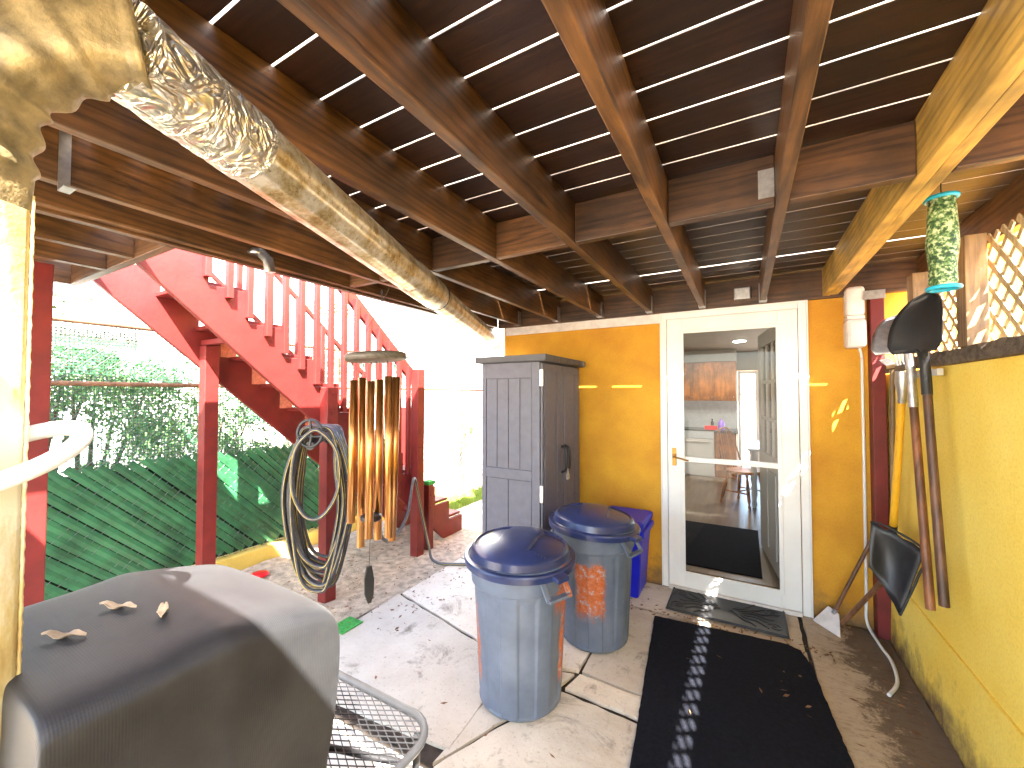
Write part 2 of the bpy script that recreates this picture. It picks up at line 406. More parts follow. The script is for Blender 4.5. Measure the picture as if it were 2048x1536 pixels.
for s_ in [(-2.28,2.30,-1.14,2.03,-1.10,2.98,-2.30,3.06), (-2.30,3.07,-1.09,2.99,-1.09,3.42,-2.30,3.42), (-2.26,1.28,-1.10,1.40,-1.15,2.02,-2.29,2.29),
           (-1.13,2.02,-.80,2.13,-.82,2.98,-1.09,2.98), (-.79,2.13,-.30,2.10,-.3,2.95,-.81,2.98), (-1.08,2.99,.30,2.96,.30,3.42,-1.08,3.42),
           (-.83,1.98,.05,1.95,.05,2.09,-.80,2.12), (-1.12,1.30,-.30,1.24,-.31,1.94,-.84,1.96), (-1.13,1.31,-.85,1.97,-.81,2.12,-1.13,2.01),
           (-.29,2.10,.30,2.10,.30,2.95,-.29,2.94), (.06,1.95,.74,1.93,.74,2.08,.06,2.09), (.31,2.09,.75,2.09,.75,3.42,.31,3.42),
           (-.30,1.24,.74,1.20,.74,1.92,-.30,1.94), (-2.26,.3,-1.12,.3,-1.12,1.29,-2.26,1.27), (-1.11,.3,.74,.3,.74,1.19,-1.11,1.24),
           (-2.26,-.9,-.6,-.9,-.6,.29,-2.26,.29), (-.59,-.9,.74,-.9,.74,.29,-.59,.29), (-2.26,-3,.74,-3,.74,-.91,-2.26,-.91),
           (-3.3,3.75,-2.1,3.75,-2.1,5.0,-3.3,5.0), (-2.30,3.46,-2.1,3.46,-2.1,3.74,-2.30,3.74)]:
    slab(*s_, top=random.uniform(-.004, .004))
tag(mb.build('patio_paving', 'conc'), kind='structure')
M['jointd'] = simple('dark joint dirt', (.035, .025, .018), .95, var=.5, scale=20, bump=.6)
tag(MB().quad([(-2.29,-3,-.016),(.76,-3,-.016),(.76,3.43,-.016),(-2.29,3.43,-.016)]).build('joint_dirt', 'jointd'), kind='structure')
# earth strip below the stairs and the lawn beyond
rows = []
for i in range(40):
    y = -3 + i * .19; rows.append([Vector((-3.79 + j * .1, y, -.012 + random.uniform(-.008, .012))) for j in range(16)])
tag(MB().grid(rows).build('soil_strip', 'soil'), kind='structure')
gb = MB()
for i in range(26000):
    x = random.uniform(-3.75, -2.2); y = random.uniform(4.0, 9.5) if random.random() < .55 else random.uniform(3.9, 6.0)
    if 3.7 < y < 5.0 and -3.3 < x < -2.1 and random.random() < .9: continue
    h = random.uniform(.02, .06); a = random.uniform(0, 6.28); w = .006
    dx, dy = math.cos(a) * w, math.sin(a) * w; lx, ly = random.uniform(-.02, .02), random.uniform(-.02, .02)
    gb.add([(x-dx, y-dy, -.03), (x+dx, y+dy, -.03), (x+lx, y+ly, h)], [(0, 1, 2)])
tag(gb.build('lawn_grass', 'grass', normals=False), label='bright green grass growing beyond the foot of the red stairs', kind='stuff')
# leaf litter
lb = MB()
for i in range(620):
    q = random.random()
    if q < .55: x, y = random.uniform(-3.2, -1.9), random.uniform(1.8, 3.3)
    elif q < .75: x, y = random.gauss(.68, .06), random.uniform(1.0, 3.2)
    elif q < .9: x, y = random.uniform(-.9, .5), random.gauss(2.97, .04)
    else: x, y = random.uniform(-2.2, .6), random.uniform(1.0, 3.3)
    if x > .74: continue
    a = random.uniform(0, 6.28); L = random.uniform(.006, .022); w = L * random.uniform(.25, .5); z = .007
    u = Vector((math.cos(a), math.sin(a), 0)); n = Vector((-u.y, u.x, 0)); c = Vector((x, y, z))
    lb.add([c - u*L, c + n*w + Vector((0,0,random.uniform(0,.006))), c + u*L + Vector((0,0,.004)), c - n*w], [(0,1,2,3)])
for i in range(16):
    x, y = random.uniform(-.38, .3), random.uniform(1.25, 2.8); a = random.uniform(0, 6.28); L = random.uniform(.008, .022); c = Vector((x, y, .0165)); u = Vector((math.cos(a), math.sin(a), 0)); n = Vector((-u.y, u.x, 0))
    lb.add([c - u*L, c + n*L*.3 + Vector((0,0,.006)), c + u*L + Vector((0,0,.003)), c - n*L*.35], [(0,1,2,3)])
tag(lb.build('leaf_litter', 'leafd', normals=False), label='small dry leaf bits scattered over the concrete and soil', kind='stuff')

# ------------------------------------------------------------ house
house = thing('house', (-.6, YW, 0), 'yellow stucco house wall with a glazed storm door and kitchen behind', 'house')
w = MB()
ox0, ox1, oz1 = -.50, .30, 2.06
w.box((-2.05, YW, -.05), (ox0, YW+.16, 5.2)); w.box((ox1, YW, -.05), (3.2, YW+.16, 5.2)); w.box((ox0, YW, oz1), (ox1, YW+.16, 5.2)); w.box((ox0, YW, -.05), (ox1, YW+.16, .075))
w.box((-2.05, YW+.16, -.05), (-1.89, 8.9, 5.2)); w.box((3.04, YW+.16, -.05), (3.2, 8.9, 5.2))
# rear wall with the patio door opening
w.box((-1.89, 8.74, -.05), (-.12, 8.9, 5.2)); w.box((1.5, 8.74, -.05), (3.04, 8.9, 5.2)); w.box((-.12, 8.74, 1.95), (1.5, 8.9, 5.2))
w.build('wall', 'yel', house)
lin = MB()
lin.box((-1.885, YW+.165, .08), (-1.865, 8.735, 2.3)); lin.box((1.9, YW+.165, .08), (1.92, 8.735, 2.3)); lin.box((-1.86, 8.715, .08), (-.12, 8.735, 2.3)); lin.box((1.5, 8.715, .08), (1.895, 8.735, 2.3)); lin.box((-.115, 8.715, 1.95), (1.495, 8.735, 2.3))
lin.box((-1.86, YW+.165, .08), (-.52, YW+.18, 2.3)); lin.box((.32, YW+.165, .08), (1.89, YW+.18, 2.3)); lin.box((-.515, YW+.165, 2.07), (.315, YW+.18, 2.3))
lin.build('interior_wall', 'cream', house)
B('interior_floor', (-1.88, YW+.161, -.03), (3.0, 8.735, .08), 'floor', house)
B('interior_ceiling', (-1.88, YW+.161, 2.3), (3.0, 8.735, 2.36), 'cream', house)
B('roof', (-2.3, YW-.02, 5.2), (3.5, 9.2, 5.35), 'shingle', house)
tr = MB(); tr.box((-2.02, YW-.022, 2.075), (-.56, YW-.003, 2.165)); tr.box((-2.02, YW-.034, 2.15), (-.56, YW-.0225, 2.168))
tr.build('trim_board', 'whitewood', house, bevel=.002)
# storm door and its casing
ca = MB()
ca.box((-.575, YW-.03, -.0), (-.535, YW-.001, 2.14)); ca.box((.325, YW-.03, -.0), (.372, YW-.001, 2.14)); ca.box((-.535, YW-.03, 2.095), (.325, YW-.001, 2.14))
ca.box((-.585, YW-.036, -.0), (-.5755, YW-.001, 2.15)); ca.box((.3725, YW-.036, -.0), (.382, YW-.001, 2.15)); ca.box((-.5755, YW-.036, 2.1405), (.3725, YW-.001, 2.15))
ca.build('door_casing', 'white', house, bevel=.003)
door = MB()
dz0, dz1 = .03, 2.092
door.box((-.530, YW-.046, dz0), (-.42, YW-.012, dz1)); door.box((.205, YW-.046, dz0), (.32, YW-.012, dz1))
door.box((-.42, YW-.046, 1.985), (.205, YW-.012, dz1)); door.box((-.42, YW-.046, dz0), (.205, YW-.012, .14))
sd = door.build('storm_door', 'white', house, bevel=.003)
st = MB()   # raised glazing bead
for a, b in (((-.435,YW-.056,.125),(-.408,YW-.0465,2.0)), ((.193,YW-.056,.125),(.22,YW-.0465,2.0)), ((-.408,YW-.056,1.973),(.193,YW-.0465,2.0)), ((-.408,YW-.056,.125),(.193,YW-.0465,.152))): st.box(a, b)
st.build('glazing_bead', 'white', sd, bevel=.003)
B('cross_rail', (-.42, YW-.050, .985), (.205, YW-.020, 1.022), 'white', sd, bevel=.002)
B('glass_pane', (-.42, YW-.032, .14), (.205, YW-.027, 1.985), 'glass', sd)
hd = MB(); hd.box((-.497, YW-.054, .95), (-.468, YW-.0465, 1.085)); hd.lathe([(.012,0),(.012,.02)], (-.4825, YW-.056, 1.02), 12)
hd.tube([(-.4825, YW-.055, 1.02), (-.4825, YW-.095, 1.02), (-.44, YW-.10, 1.015), (-.375, YW-.10, 1.0)], .006, 8)
hd.build('door_handle', 'brass', sd, bevel=.002)
B('threshold', (-.53, YW-.06, -.0), (.32, YW-.002, .028), 'whitewood', house, bevel=.003)
# inner door, opened inwards
idr = MB(); a0 = Vector((.245, YW+.20, .09)); a1 = Vector((.135, YW+1.08, .09)); dd = (a1-a0).normalized(); nn = Vector((dd.y, -dd.x, 0))
def dpt(s, z, off=0): return a0 + dd*s + nn*off + Vector((0,0,z))
def dbox(mbx, s0, s1, z0, z1, t=.022, off=0):
    vs = [dpt(s, z, o+off) for s in (s0, s1) for z in (z0, z1) for o in (-t, t)]
    mbx.add(vs, [(0,1,3,2),(4,6,7,5),(0,2,6,4),(1,5,7,3),(0,4,5,1),(2,3,7,6)])
dbox(idr, 0, .12, 0, 1.96); dbox(idr, .76, .885, 0, 1.96); dbox(idr, .12, .76, 0, .9); dbox(idr, .12, .76, 1.84, 1.96)
idoor = idr.build('inner_door', 'cream', house)
mu = MB()
for s_ in (.325, .555): dbox(mu, s_-.012, s_+.012, .9, 1.84, .015)
for z in (1.2, 1.52): dbox(mu, .12, .76, z-.012, z+.012, .014)
mu.build('muntin', 'cream', idoor)
pn = MB(); dbox(pn, .12, .76, .9, 1.84, .003); pn.build('glass_pane', 'glass', idoor)
pd = MB(); [dbox(pd, a, b, .12, .78, .006, -.027) for a, b in ((.14,.42),(.47,.74))]; pd.build('door_panel', 'cream', idoor)
# rear patio door
rp = MB()
for x in (-.115, .17, .69, 1.44): rp.box((x, 8.76, .08), (x+.05, 8.82, 1.945))
rp.box((-.065, 8.765, 1.885), (1.44, 8.815, 1.942)); rp.box((-.065, 8.765, .085), (1.44, 8.815, .14)); rp.box((-.065, 8.765, 1.50), (1.44, 8.815, 1.52))
rp.build('patio_door_frame', 'white', house)

# kitchen contents
kb = thing('base_cabinet', (-.3, 7.85, .08), 'oak base cabinet under the dark counter right of the white range', 'cabinet')
B('carcass', (-.462, 7.87, .08), (-.13, 8.45, .84), 'oak', kb)
B('door', (-.445, 7.852, .20), (-.15, 7.869, .66), 'oak', kb, bevel=.004)
B('drawer', (-.445, 7.852, .68), (-.15, 7.869, .82), 'oak', kb, bevel=.004)
B('countertop', (-.462, 7.84, .84), (-.10, 8.47, .88), 'counter', kb)
rg = thing('kitchen_range', (-.8, 7.85, .08), 'white kitchen range with a dark cooktop seen through the storm door', 'range')
B('body', (-1.22, 7.87, .08), (-.468, 8.45, .87), 'appl', rg, bevel=.004)
B('oven_door', (-1.20, 7.845, .32), (-.485, 7.869, .72), 'appl', rg, bevel=.006)
B('drawer', (-1.20, 7.850, .10), (-.485, 7.869, .30), 'appl', rg, bevel=.005)
B('control_panel', (-1.20, 7.850, .74), (-.485, 7.869, .86), 'tile', rg, bevel=.004)
B('cooktop', (-1.22, 7.84, .871), (-.468, 8.46, .885), 'counter', rg)
MB().tube([(-1.12, 7.83, .68), (-.56, 7.83, .68)], .008, 8).build('handle', 'steel', rg)
uc = thing('wall_cabinet', (-.8, 8.1, 1.4), 'oak wall cabinets with arched doors above the backsplash', 'cabinet')
B('carcass', (-1.5, 8.13, 1.39), (-.13, 8.46, 2.09), 'oak', uc)
for x in (-1.48, -1.14, -.80, -.46):
    m_ = MB(); m_.box((x, 8.108, 1.41), (x+.32, 8.129, 2.07)); d_ = m_.build('door', 'oak', uc, bevel=.004)
    ar = [(x+.05, 1.47), (x+.27, 1.47)] + [(x+.16+.11*math.cos(a), 1.93+.06*math.sin(a)) for a in [k*math.pi/8 for k in range(9)]]
    MB().prism(ar, 'y', 8.100, 8.107).build('panel', 'oak', d_, bevel=.003)
    MB().lathe([(.001,0),(.011,.004),(.011,.014),(.001,.018)], (x+.29, 8.09, 1.45), 10).build('knob', 'steel', d_)
sf = B('soffit', (-1.86, 8.08, 2.092), (-.12, 8.71, 2.298), 'cream', house)
B('backsplash', (-1.86, 8.47, .80), (-.13, 8.49, 1.385), 'tile', house)
for nm, lab, cat, x, mat, prof in (('detergent_bottle', 'purple and white plastic bottle on the kitchen counter', 'bottle', -.36, 'purple', [(.05,0),(.055,.06),(.05,.13),(.02,.16),(.02,.19)]),
                                   ('pepper_mill', 'black mill standing on the red book in the kitchen', 'mill', -.50, 'black', [(.028,0),(.02,.06),(.03,.12),(.012,.16),(.02,.19)])):
    tag(MB().lathe(prof, (x, 7.98, .888), 16).build(nm, mat), lab, cat)
tag(MB().box((-.62, 7.90, .888), (-.42, 7.95, .96)).build('cereal_box', 'redp', bevel=.002), 'red box lying at the counter edge beside the range', 'box')
def turned(mbx, p, q, r):
    prof = [0, .06, .12, .2, .5, .8, .88, .94, 1]; rr = [.8, 1.0, .55, 1.0, 1.15, .9, .5, 1.0, .6]
    p = Vector(p); q = Vector(q); mbx.tube([p.lerp(q, s) for s in prof], [r*x for x in rr], 8)
def chair(cx, cy, ang, label):
    t_ = thing('windsor_chair', (cx, cy, .08), label, 'chair', 'windsor chairs at the kitchen table')
    Rz = Matrix.Rotation(ang, 3, 'Z'); T = lambda p: Rz @ Vector(p) + Vector((cx, cy, .08))
    sv = [T((.21*math.cos(a)*(1.0), .20*math.sin(a), .44)) for a in [k*math.pi/12 for k in range(24)]]
    sv2 = [p - Vector((0,0,.035)) for p in sv]
    MB().add(sv + sv2, [tuple(range(24)), tuple(range(47,23,-1))] + [(k,(k+1)%24,24+(k+1)%24,24+k) for k in range(24)]).build('seat', 'oak', t_, bevel=.004)
    for sx in (-1, 1):
        for sy in (-1, 1):
            m_ = MB(); turned(m_, T((.20*sx, .19*sy, 0)), T((.13*sx, .12*sy, .41)), .018); m_.build('leg', 'oak', t_)
    m_ = MB(); m_.tube([T((-.165,-.155,.17)),T((-.165,.155,.17))], .009, 8); m_.tube([T((.165,-.155,.17)),T((.165,.155,.17))], .009, 8); m_.tube([T((-.165,0,.17)),T((.165,0,.17))], .009, 8); m_.build('stretcher', 'oak', t_)
    hoop = catmull([T((-.19,.13,.44)), T((-.20,.20,.68)), T((-.12,.25,.92)), T((0,.26,.97)), T((.12,.25,.92)), T((.20,.20,.68)), T((.19,.13,.44))], 6)
    MB().tube(hoop, .012, 8).build('back_bow', 'oak', t_)
    for k in range(-3, 4):
        MB().tube([T((k*.045, .17, .44)), T((k*.05, .255, .95-abs(k)*.018))], .006, 6).build('spindle', 'oak', t_)
chair(-.03, 6.15, R(60), 'light wood windsor chair in front of the white turned table leg')
chair(.62, 7.35, R(-60), 'light wood windsor chair on the far side of the kitchen table')
tb = thing('dining_table', (.55, 6.5, .08), 'dining table with white turned legs beyond the glass door', 'table')
B('tabletop', (.02, 5.95, .79), (1.25, 7.1, .82), 'appl', tb, bevel=.004)
for x, y in ((.09, 6.02), (1.18, 6.02), (.09, 7.03), (1.18, 7.03)):
    m_ = MB(); m_.lathe([(.02,.0),(.03,.04),(.02,.09),(.035,.16),(.028,.3),(.04,.48),(.022,.5),(.042,.55),(.042,.705)], (x, y, .08), 12); m_.build('leg', 'appl', tb)
pc = MB(); pc.box((.12, 3.8, .081), (.121, 3.81, .082))
tag(MB().box((-.60, 3.72, .081), (.10, 4.98, .09)).build('entrance_rug', 'mat'), 'black rug lying on the wood floor inside the storm door', 'rug')
for (x, y, lab) in ((-.06, 6.9, 'lit round recessed ceiling light near the patio door'), (-.95, 6.3, 'lit round recessed ceiling light over the kitchen range')):
    cl = thing('ceiling_light', (x, y, 2.29), lab, 'light', 'recessed kitchen lights')
    MB().lathe([(.10,0),(.10,.009)], (x, y, 2.29), 24).build('trim_ring', 'appl', cl)
    MB().lathe([(.078,-.003),(.078,-.0005)], (x, y, 2.29), 24).build('lens', 'lamp', cl)

# ------------------------------------------------------------ side wall, posts, lattice on its top
sw = thing('side_wall', (.85, 1.5, 0), 'low yellow painted side wall with a rough stone cap', 'wall')
m_ = MB()
def wallgrid(mbx, x, y0, y1, z0, z1, ny, nz, amp, slope=0):
    mbx.grid([[Vector((x + random.uniform(-amp, amp) + slope*(z0-z), y0+(y1-y0)*i/ny, z)) for z in [z0+(z1-z0)*k/nz for k in range(nz+1)]] for i in range(ny+1)])
m_.box((XR+.012, -3.0, .385), (XR+.19, YW-.001, 1.628)); 
m_.build('upper_wall', 'yelr', sw)
m_ = MB(); m_.prism([(XR-.016, -.05), (XR-.006, .30), (XR-.0, .39), (XR+.19, .3845), (XR+.19, -.05)], 'y', -3.0, YW-.001); m_.build('wall_footing', 'yelr', sw, bevel=.004)
cp = MB(); n = 70; y0, y1 = -3.0, YW-.06
rows = []
for i in range(n+1):
    y = y0 + (y1-y0)*i/n; j = lambda a=.006: random.uniform(-a, a)
    rows.append([Vector((XR-.012+j(), y, 1.63)), Vector((XR-.016+j(), y, 1.655+j(.004))), Vector((XR-.006+j(), y, 1.69+j())), Vector((XR+.09, y, 1.705+j())), Vector((XR+.20+j(), y, 1.69+j())), Vector((XR+.205, y, 1.63))])
cp.grid(rows, False); M['stone'] = simple('rough stone cap', (.12, .09, .065), .95, var=.5, scale=30, bump=1.0, dist=.01)
cp.build('stone_cap', 'stone', sw)
crp = thing('red_corner_post', (.74, 3.39, 0), 'tall red post in the corner beside the storm door', 'post')
B('shaft', (.693, 3.335, 0), (.760, 3.425, 2.125), 'red', crp, bevel=.004)
cb_ = MB(); cb_.box((.66, 3.328, 2.10), (.765, 3.334, 2.155)); cb_.build('bracket', 'steel', crp)
def lattice(mbx, y0, y1, z0, z1, x, pitch, wd, th):
    H = z1 - z0
    for layer, sgn in ((0, 1), (1, -1)):
        k = y0 - H
        while k < y1 + H:
            # strip from (k, z0) to (k+sgn*H, z1), clipped to y0..y1
            pa = Vector((k, z0)); pb = Vector((k + sgn*H, z1))
            ts = [0., 1.]; d = pb.x - pa.x
            t0, t1 = sorted(((y0 - pa.x)/d, (y1 - pa.x)/d)); t0 = max(0, t0); t1 = min(1, t1)
            if t1 - t0 > .02:
                p = pa.lerp(pb, t0); q = pa.lerp(pb, t1); xx = x + layer*th*1.05
                mbx.bar((xx, p.x, p.y), (xx, q.x, q.y), wd, th, (1, 0, 0))
            k += pitch
lt = thing('garden_lattice', (.87, 1.5, 1.7), 'weathered wood lattice on top of the side wall behind the hanging shovels', 'lattice')
m_ = MB(); lattice(m_, .2, 3.33, 1.70, 2.15, .875, .105, .024, .006); m_.build('lattice_panel', 'latt', lt)
for (y, zt, nm) in ((2.42, 2.158, 'broad weathered wood post behind the mesh tube'), (3.02, 2.158, 'narrow weathered wood post between the red post and the black shovel')):
    wp = MB().box((.795, y-.045, 1.70), (.862, y+.045, zt)).build('wood_post', 'wz', bevel=.003)
    tag(wp, nm, 'post', 'short wood posts on the side wall')

# ------------------------------------------------------------ deck
deck = thing('deck', (-.7, 1.5, ZJ), 'brown timber deck overhead with slits of sky between its boards', 'deck')
Y0 = -.02  # unseen deck edge, set to leave a sun slot for the grill cover
def joist(x, w=.038, y0=Y0, y1=YW-.045, mat='wy', z0=ZJ, z1=ZT-.001, name='joist'):
    return B(name, (x-w/2, y0, z0), (x+w/2, y1, z1), mat, deck, bevel=.003)
for x in (-1.86, -1.46, -1.06, -.655, -.27, .12): joist(x)
joist(.482, .040, mat='beam'); joist(.524, .040, mat='beam', z0=ZJ+.004); joist(.95)
joist(-2.12, .042, z0=ZJ); joist(-2.165, .042, z0=ZJ-.012)
bl = [(-2.097,-1.881), (-1.839,-1.481), (-1.439,-1.081), (-1.039,-.676), (-.634,-.291), (-.249,.099), (.141,.460), (.546,.929)]
for i, (a, b) in enumerate(bl):
    B('blocking', (a, 1.662+random.uniform(-.004,.004), ZJ+.002), (b, 1.70, ZT-.012), 'wx', deck, bevel=.003)
B('ledger_board', (-2.10, YW-.042, ZJ-.012), (1.1, YW-.003, ZT-.002), 'wx', deck)
B('rim_board', (-2.2, Y0-.04, ZJ), (1.1, Y0-.001, ZT-.001), 'wx', deck)
db = MB(); g0 = .726; k = -7
Yb = []
while True:
    ya = g0 + .139*k; yb = ya + .139
    if ya > YW-.06: break
    if ya > Y0 - .09:
        gap = .013 if k == 16 else random.choice((.0030, .0034, .0038, .0032) if k < 7 else (.0014, .0018, .0012, .003))
        db.box((-2.20, ya+gap, ZT), (.975, min(yb, YW-.03)-(.0034 if k < 6 else .0016), ZT+.014))
    k += 1
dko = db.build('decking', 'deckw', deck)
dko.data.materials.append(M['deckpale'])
for p_ in dko.data.polygons: p_.material_index = 0 if p_.normal.z < -.5 else 1  # paler tops and edges paint skylight into the board gaps
B('added_sun_mask', (-2.2, -2.6, ZT), (1.12, -.38, ZT+.02), 'deckw', deck)  # unseen panel and beam added to trim the sun on the grill
B('added_mask_beam', (-2.2, -.42, ZJ), (1.12, -.385, ZT-.001), 'wx', deck)
for x in (-1.86, -1.46, -1.06, -.655, -.27, .12):   # metal joist hangers at the ledger
    h = MB(); h.box((x-.024, YW-.11, ZJ-.003), (x-.0205, YW-.0435, ZT-.06)); h.box((x+.0205, YW-.11, ZJ-.003), (x+.024, YW-.0435, ZT-.06)); h.box((x-.0205, YW-.11, ZJ-.004), (x+.0205, YW-.0435, ZJ-.0008))
    h.build('joist_hanger', 'steel', deck)
h = MB(); h.box((.05, 1.655, ZT-.16), (.098, 1.6605, ZT-.06)); h.build('joist_hanger', 'steel', deck)
# landing at the head of the stairs
for y in (.80, .30, -.4): B('landing_joist', (-3.42, y-.02, ZJ-.012), (-2.188, y+.02, ZT-.001), 'wx', deck, bevel=.003)
B('landing_joist', (-3.46, -.42, ZJ-.012), (-3.421, .82, ZT-.001), 'wy', deck)
B('landing_joist', (-2.9, .322, ZJ-.012), (-2.86, .778, ZT-.001), 'wy', deck)
B('landing_joist', (-2.55, .322, ZJ-.012), (-2.51, .778, ZT-.001), 'wy', deck)
lb2 = MB(); k = -20
while g0 + .139*k < .72:
    ya = g0 + .139*k
    if ya > -2.6: lb2.box((-3.46, ya+.0025, ZT), (-2.204, ya+.1368, ZT+.026))
    k += 1
lb2.build('landing_decking', 'deckw', deck)
dp = MB().box((-3.06, .53, 0), (-2.97, .62, ZJ-.014)).build('deck_post', 'red', bevel=.004)
tag(dp, 'tall red post at the far left carrying the landing', 'post')
br = MB(); br.box((-1.838, .385, 2.20), (-1.834, .412, 2.36)); br.box((-1.838, .385, 2.13), (-1.775, .412, 2.134)); br.box((-1.838, .385, 2.134), (-1.834, .412, 2.20))
tag(br.build('angle_bracket', 'steel'), 'metal angle strap hanging from a joist at upper left', 'bracket')
eb = thing('junction_box', (-.01, 3.37, 2.24), 'grey square electrical box on the ledger above the storm door', 'electrical box')
B('box', (-.06, 3.365, 2.19), (.045, 3.40, 2.275), 'steel', eb, bevel=.004); B('cover_plate', (-.055, 3.360, 2.195), (.040, 3.3645, 2.27), 'steel', eb, bevel=.001)

# flood light under the left beam
fl = thing('flood_light', (-1.98, 1.15, 2.12), 'small silver flood light fixed under the left deck beam', 'light')
MB().lathe([(.045,0),(.05,.01),(.03,.03)], (-2.09, 1.12, 2.19), 20).build('base', 'steel', fl)
m_ = MB(); m_.tube([(-2.06, 1.12, 2.19), (-2.02, 1.13, 2.16), (-2.02, 1.14, 2.10)], [.02,.024,.026], 12); m_.build('lamp_head', 'steel', fl)

# ------------------------------------------------------------ red stairs
stair = thing('staircase', (-3.06, 2.3, 0), 'red painted wooden stairs climbing from the yard to the deck', 'staircase')
RISE, RUN, YN = .198, .2276, 3.70       # lowest nose at y=YN, z=.2
def nosez(y): return .2 + .87*(YN - y)
def stringer(x0, x1):
    pts = [(YN, -.0)]; y = YN; z = .2 - .027
    pts = [(YN, 0), (YN, z)]
    for i in range(11):
        pts.append((y - RUN, z)); z += RISE; y -= RUN; pts.append((y, z))
    top_y = y; pts[-1] = (y, z - .0)
    low = lambda yy: nosez(yy) - .47
    pts[-1] = (y, 2.16); pts.append((.822, 2.16)) if False else None
    pts.append((.822, 2.34)); pts[-2] = (y, 2.34); pts.append((.822, low(.822))); pts.append((YN - (.47-.2)/.87*1.0 + .0, .0))
    return MB().prism(pts, 'x', x0, x1)
stringer(-2.79, -2.75).build('stringer', 'red', stair, bevel=.003)
stringer(-3.44, -3.40).build('stringer', 'red', stair, bevel=.003)
for i in range(11):
    y = YN - i*RUN; z = .2 + i*RISE
    B('tread', (-3.47, y-.255, z-.0265), (-2.7915, y+.02, z+.001), 'red', stair, bevel=.004)
for i in range(1, 11):       # painted mending plates on the far stringer
    y = YN - i*RUN; z = .2 + i*RISE
    if i in (3,4,5,6,7,8,9):
        p = MB(); p.box((-3.399, y-.09, z-.20), (-3.396, y+.02, z-.03))
        for a in range(3):
            for b in range(4): p.lathe([(.004,0),(.004,.002)], (-3.395, y-.075+a*.035, z-.18+b*.042), 6)
        p.build('tread_bracket', 'plate', stair)
# balusters and rails, near side
railz = lambda y: nosez(y) + .83
by = 1.18; bk = 0
while by < 2.88:
    yy = by; B('baluster', (-2.748, yy-.018, nosez(yy)-.20), (-2.712, yy+.018, railz(yy)-.02 if yy > 1.6 else 3.05), 'red', stair, bevel=.002); by += .118
def sloped(x0, x1, ya, yb, f, h, name):
    MB().prism([(ya, f(ya)), (yb, f(yb)), (yb, f(yb)-h), (ya, f(ya)-h)], 'x', x0, x1).build(name, 'red', stair, bevel=.003)
sloped(-2.788, -2.749, 1.0, 2.93, lambda y: railz(y)+.03, .13, 'handrail')
sloped(-3.44, -3.405, 1.0, 2.95, lambda y: nosez(y)+.84, .045, 'handrail')
sloped(-3.44, -3.405, 1.0, 3.6, lambda y: nosez(y)+.30, .04, 'bottom_rail')
by = 1.2
while by < 3.6:
    B('baluster', (-3.404, by-.018, nosez(by)-.1), (-3.37, by+.018, nosez(by)+.80), 'red', stair, bevel=.002); by += .24
# posts of the stairs
def post(x, y, z0, z1, name='support_post', w=.09, bolts=()):
    o = B(name, (x, y-w/2, z0), (x+w, y+w/2, z1), 'red', stair, bevel=.004)
    for zb in bolts:
        MB().tube([(x+w, y, zb), (x+w+.006, y, zb)], .012, 12).build('bolt', 'red', o)
post(-2.7475, 1.975, -.03, 1.555, bolts=(1.50, 1.37)); post(-3.395, 1.47, -.03, 1.85, bolts=(1.80, 1.70))
post(-2.7475, 2.93, -.03, 1.74, name='newel_post', bolts=(1.0, .3)); post(-2.7475, 3.10, -.03, .62, name='newel_post', w=.07, bolts=(.52,.40))
post(-3.535, 3.6, -.03, 1.35, name='newel_post')
B('cross_brace', (-3.40, 1.435, 1.855), (-2.79, 1.475, 1.80+.09), 'red', stair)
gp = MB().box((-2.755, 3.05, .621), (-2.665, 3.15, .655)).build('plastic_tray', 'turf', bevel=.004)
tag(gp, 'bright green plastic piece sitting on the short red newel', 'tray')

# ------------------------------------------------------------ boundary fence
FX = -3.86
fence = thing('chain_link_fence', (FX, 2.5, 0), 'tall chain link fence with green slats below and netting above', 'fence')
YF0, YF1, ZF0, ZF1 = -1.0, 9.5, .12, 2.0
wm = MB()
def crossing(mbx, pitch, r, x, y0, y1, z0, z1):
    H = z1 - z0
    for sgn in (1, -1):
        k = y0 - H
        while k < y1 + H:
            pa = (k, z0); pb = (k + sgn*H, z1); d = pb[0]-pa[0]
            t0, t1 = sorted(((y0-pa[0])/d, (y1-pa[0])/d)); t0 = max(0, t0); t1 = min(1, t1)
            if t1 - t0 > .01:
                p = Vector((x + sgn*.002, pa[0]+d*t0, z0+H*t0)); q = Vector((x + sgn*.002, pa[0]+d*t1, z0+H*t1))
                mbx.tube([p, q], r, 3, cap=False, smooth=False)
            k += pitch
crossing(wm, .08, .0022, FX, YF0, 5.0, ZF0, ZF1)
crossing(wm, .08, .0028, FX, 5.0, YF1, ZF0, 1.58)
wm.build('wire_mesh', 'wire', fence, normals=False)
# green slats along the falling diagonal
sb = MB(); k = YF0 - 1.0
while k < 2.9:
    top = 1.01 + random.uniform(-.012, .012); z0 = .13 + random.uniform(0, .03); xx = FX + .004 + random.uniform(-.003, .003)
    ya, yb = k, k + (top - z0)
    # gently weaving strip
    n = 12; rows = []
    for i in range(n+1):
        s_ = i/n; y = ya + (yb-ya)*s_; z = top - (top-z0)*s_; wv = .006*math.sin(i*math.pi*1.0)
        bow = .0025*(1 if i % 2 else -1)
        rows.append([Vector((xx+bow-.003, y-.0185, z-.0185)), Vector((xx+bow+.003, y, z)), Vector((xx+bow-.003, y+.0185, z+.0185))])
    sb.grid(rows, False); k += .08 - .0075 + .0075
sb.build('privacy_slats', 'slat', fence, solid=.0015, normals=False)
nb = MB(); y = YF0
while y < 9.4:
    nb.box((FX-.03, y-.0024, .95), (FX-.028, y+.0024, 2.0 if y < 4 else 1.57)); y += .021 if y < 4 else .03
z = .95
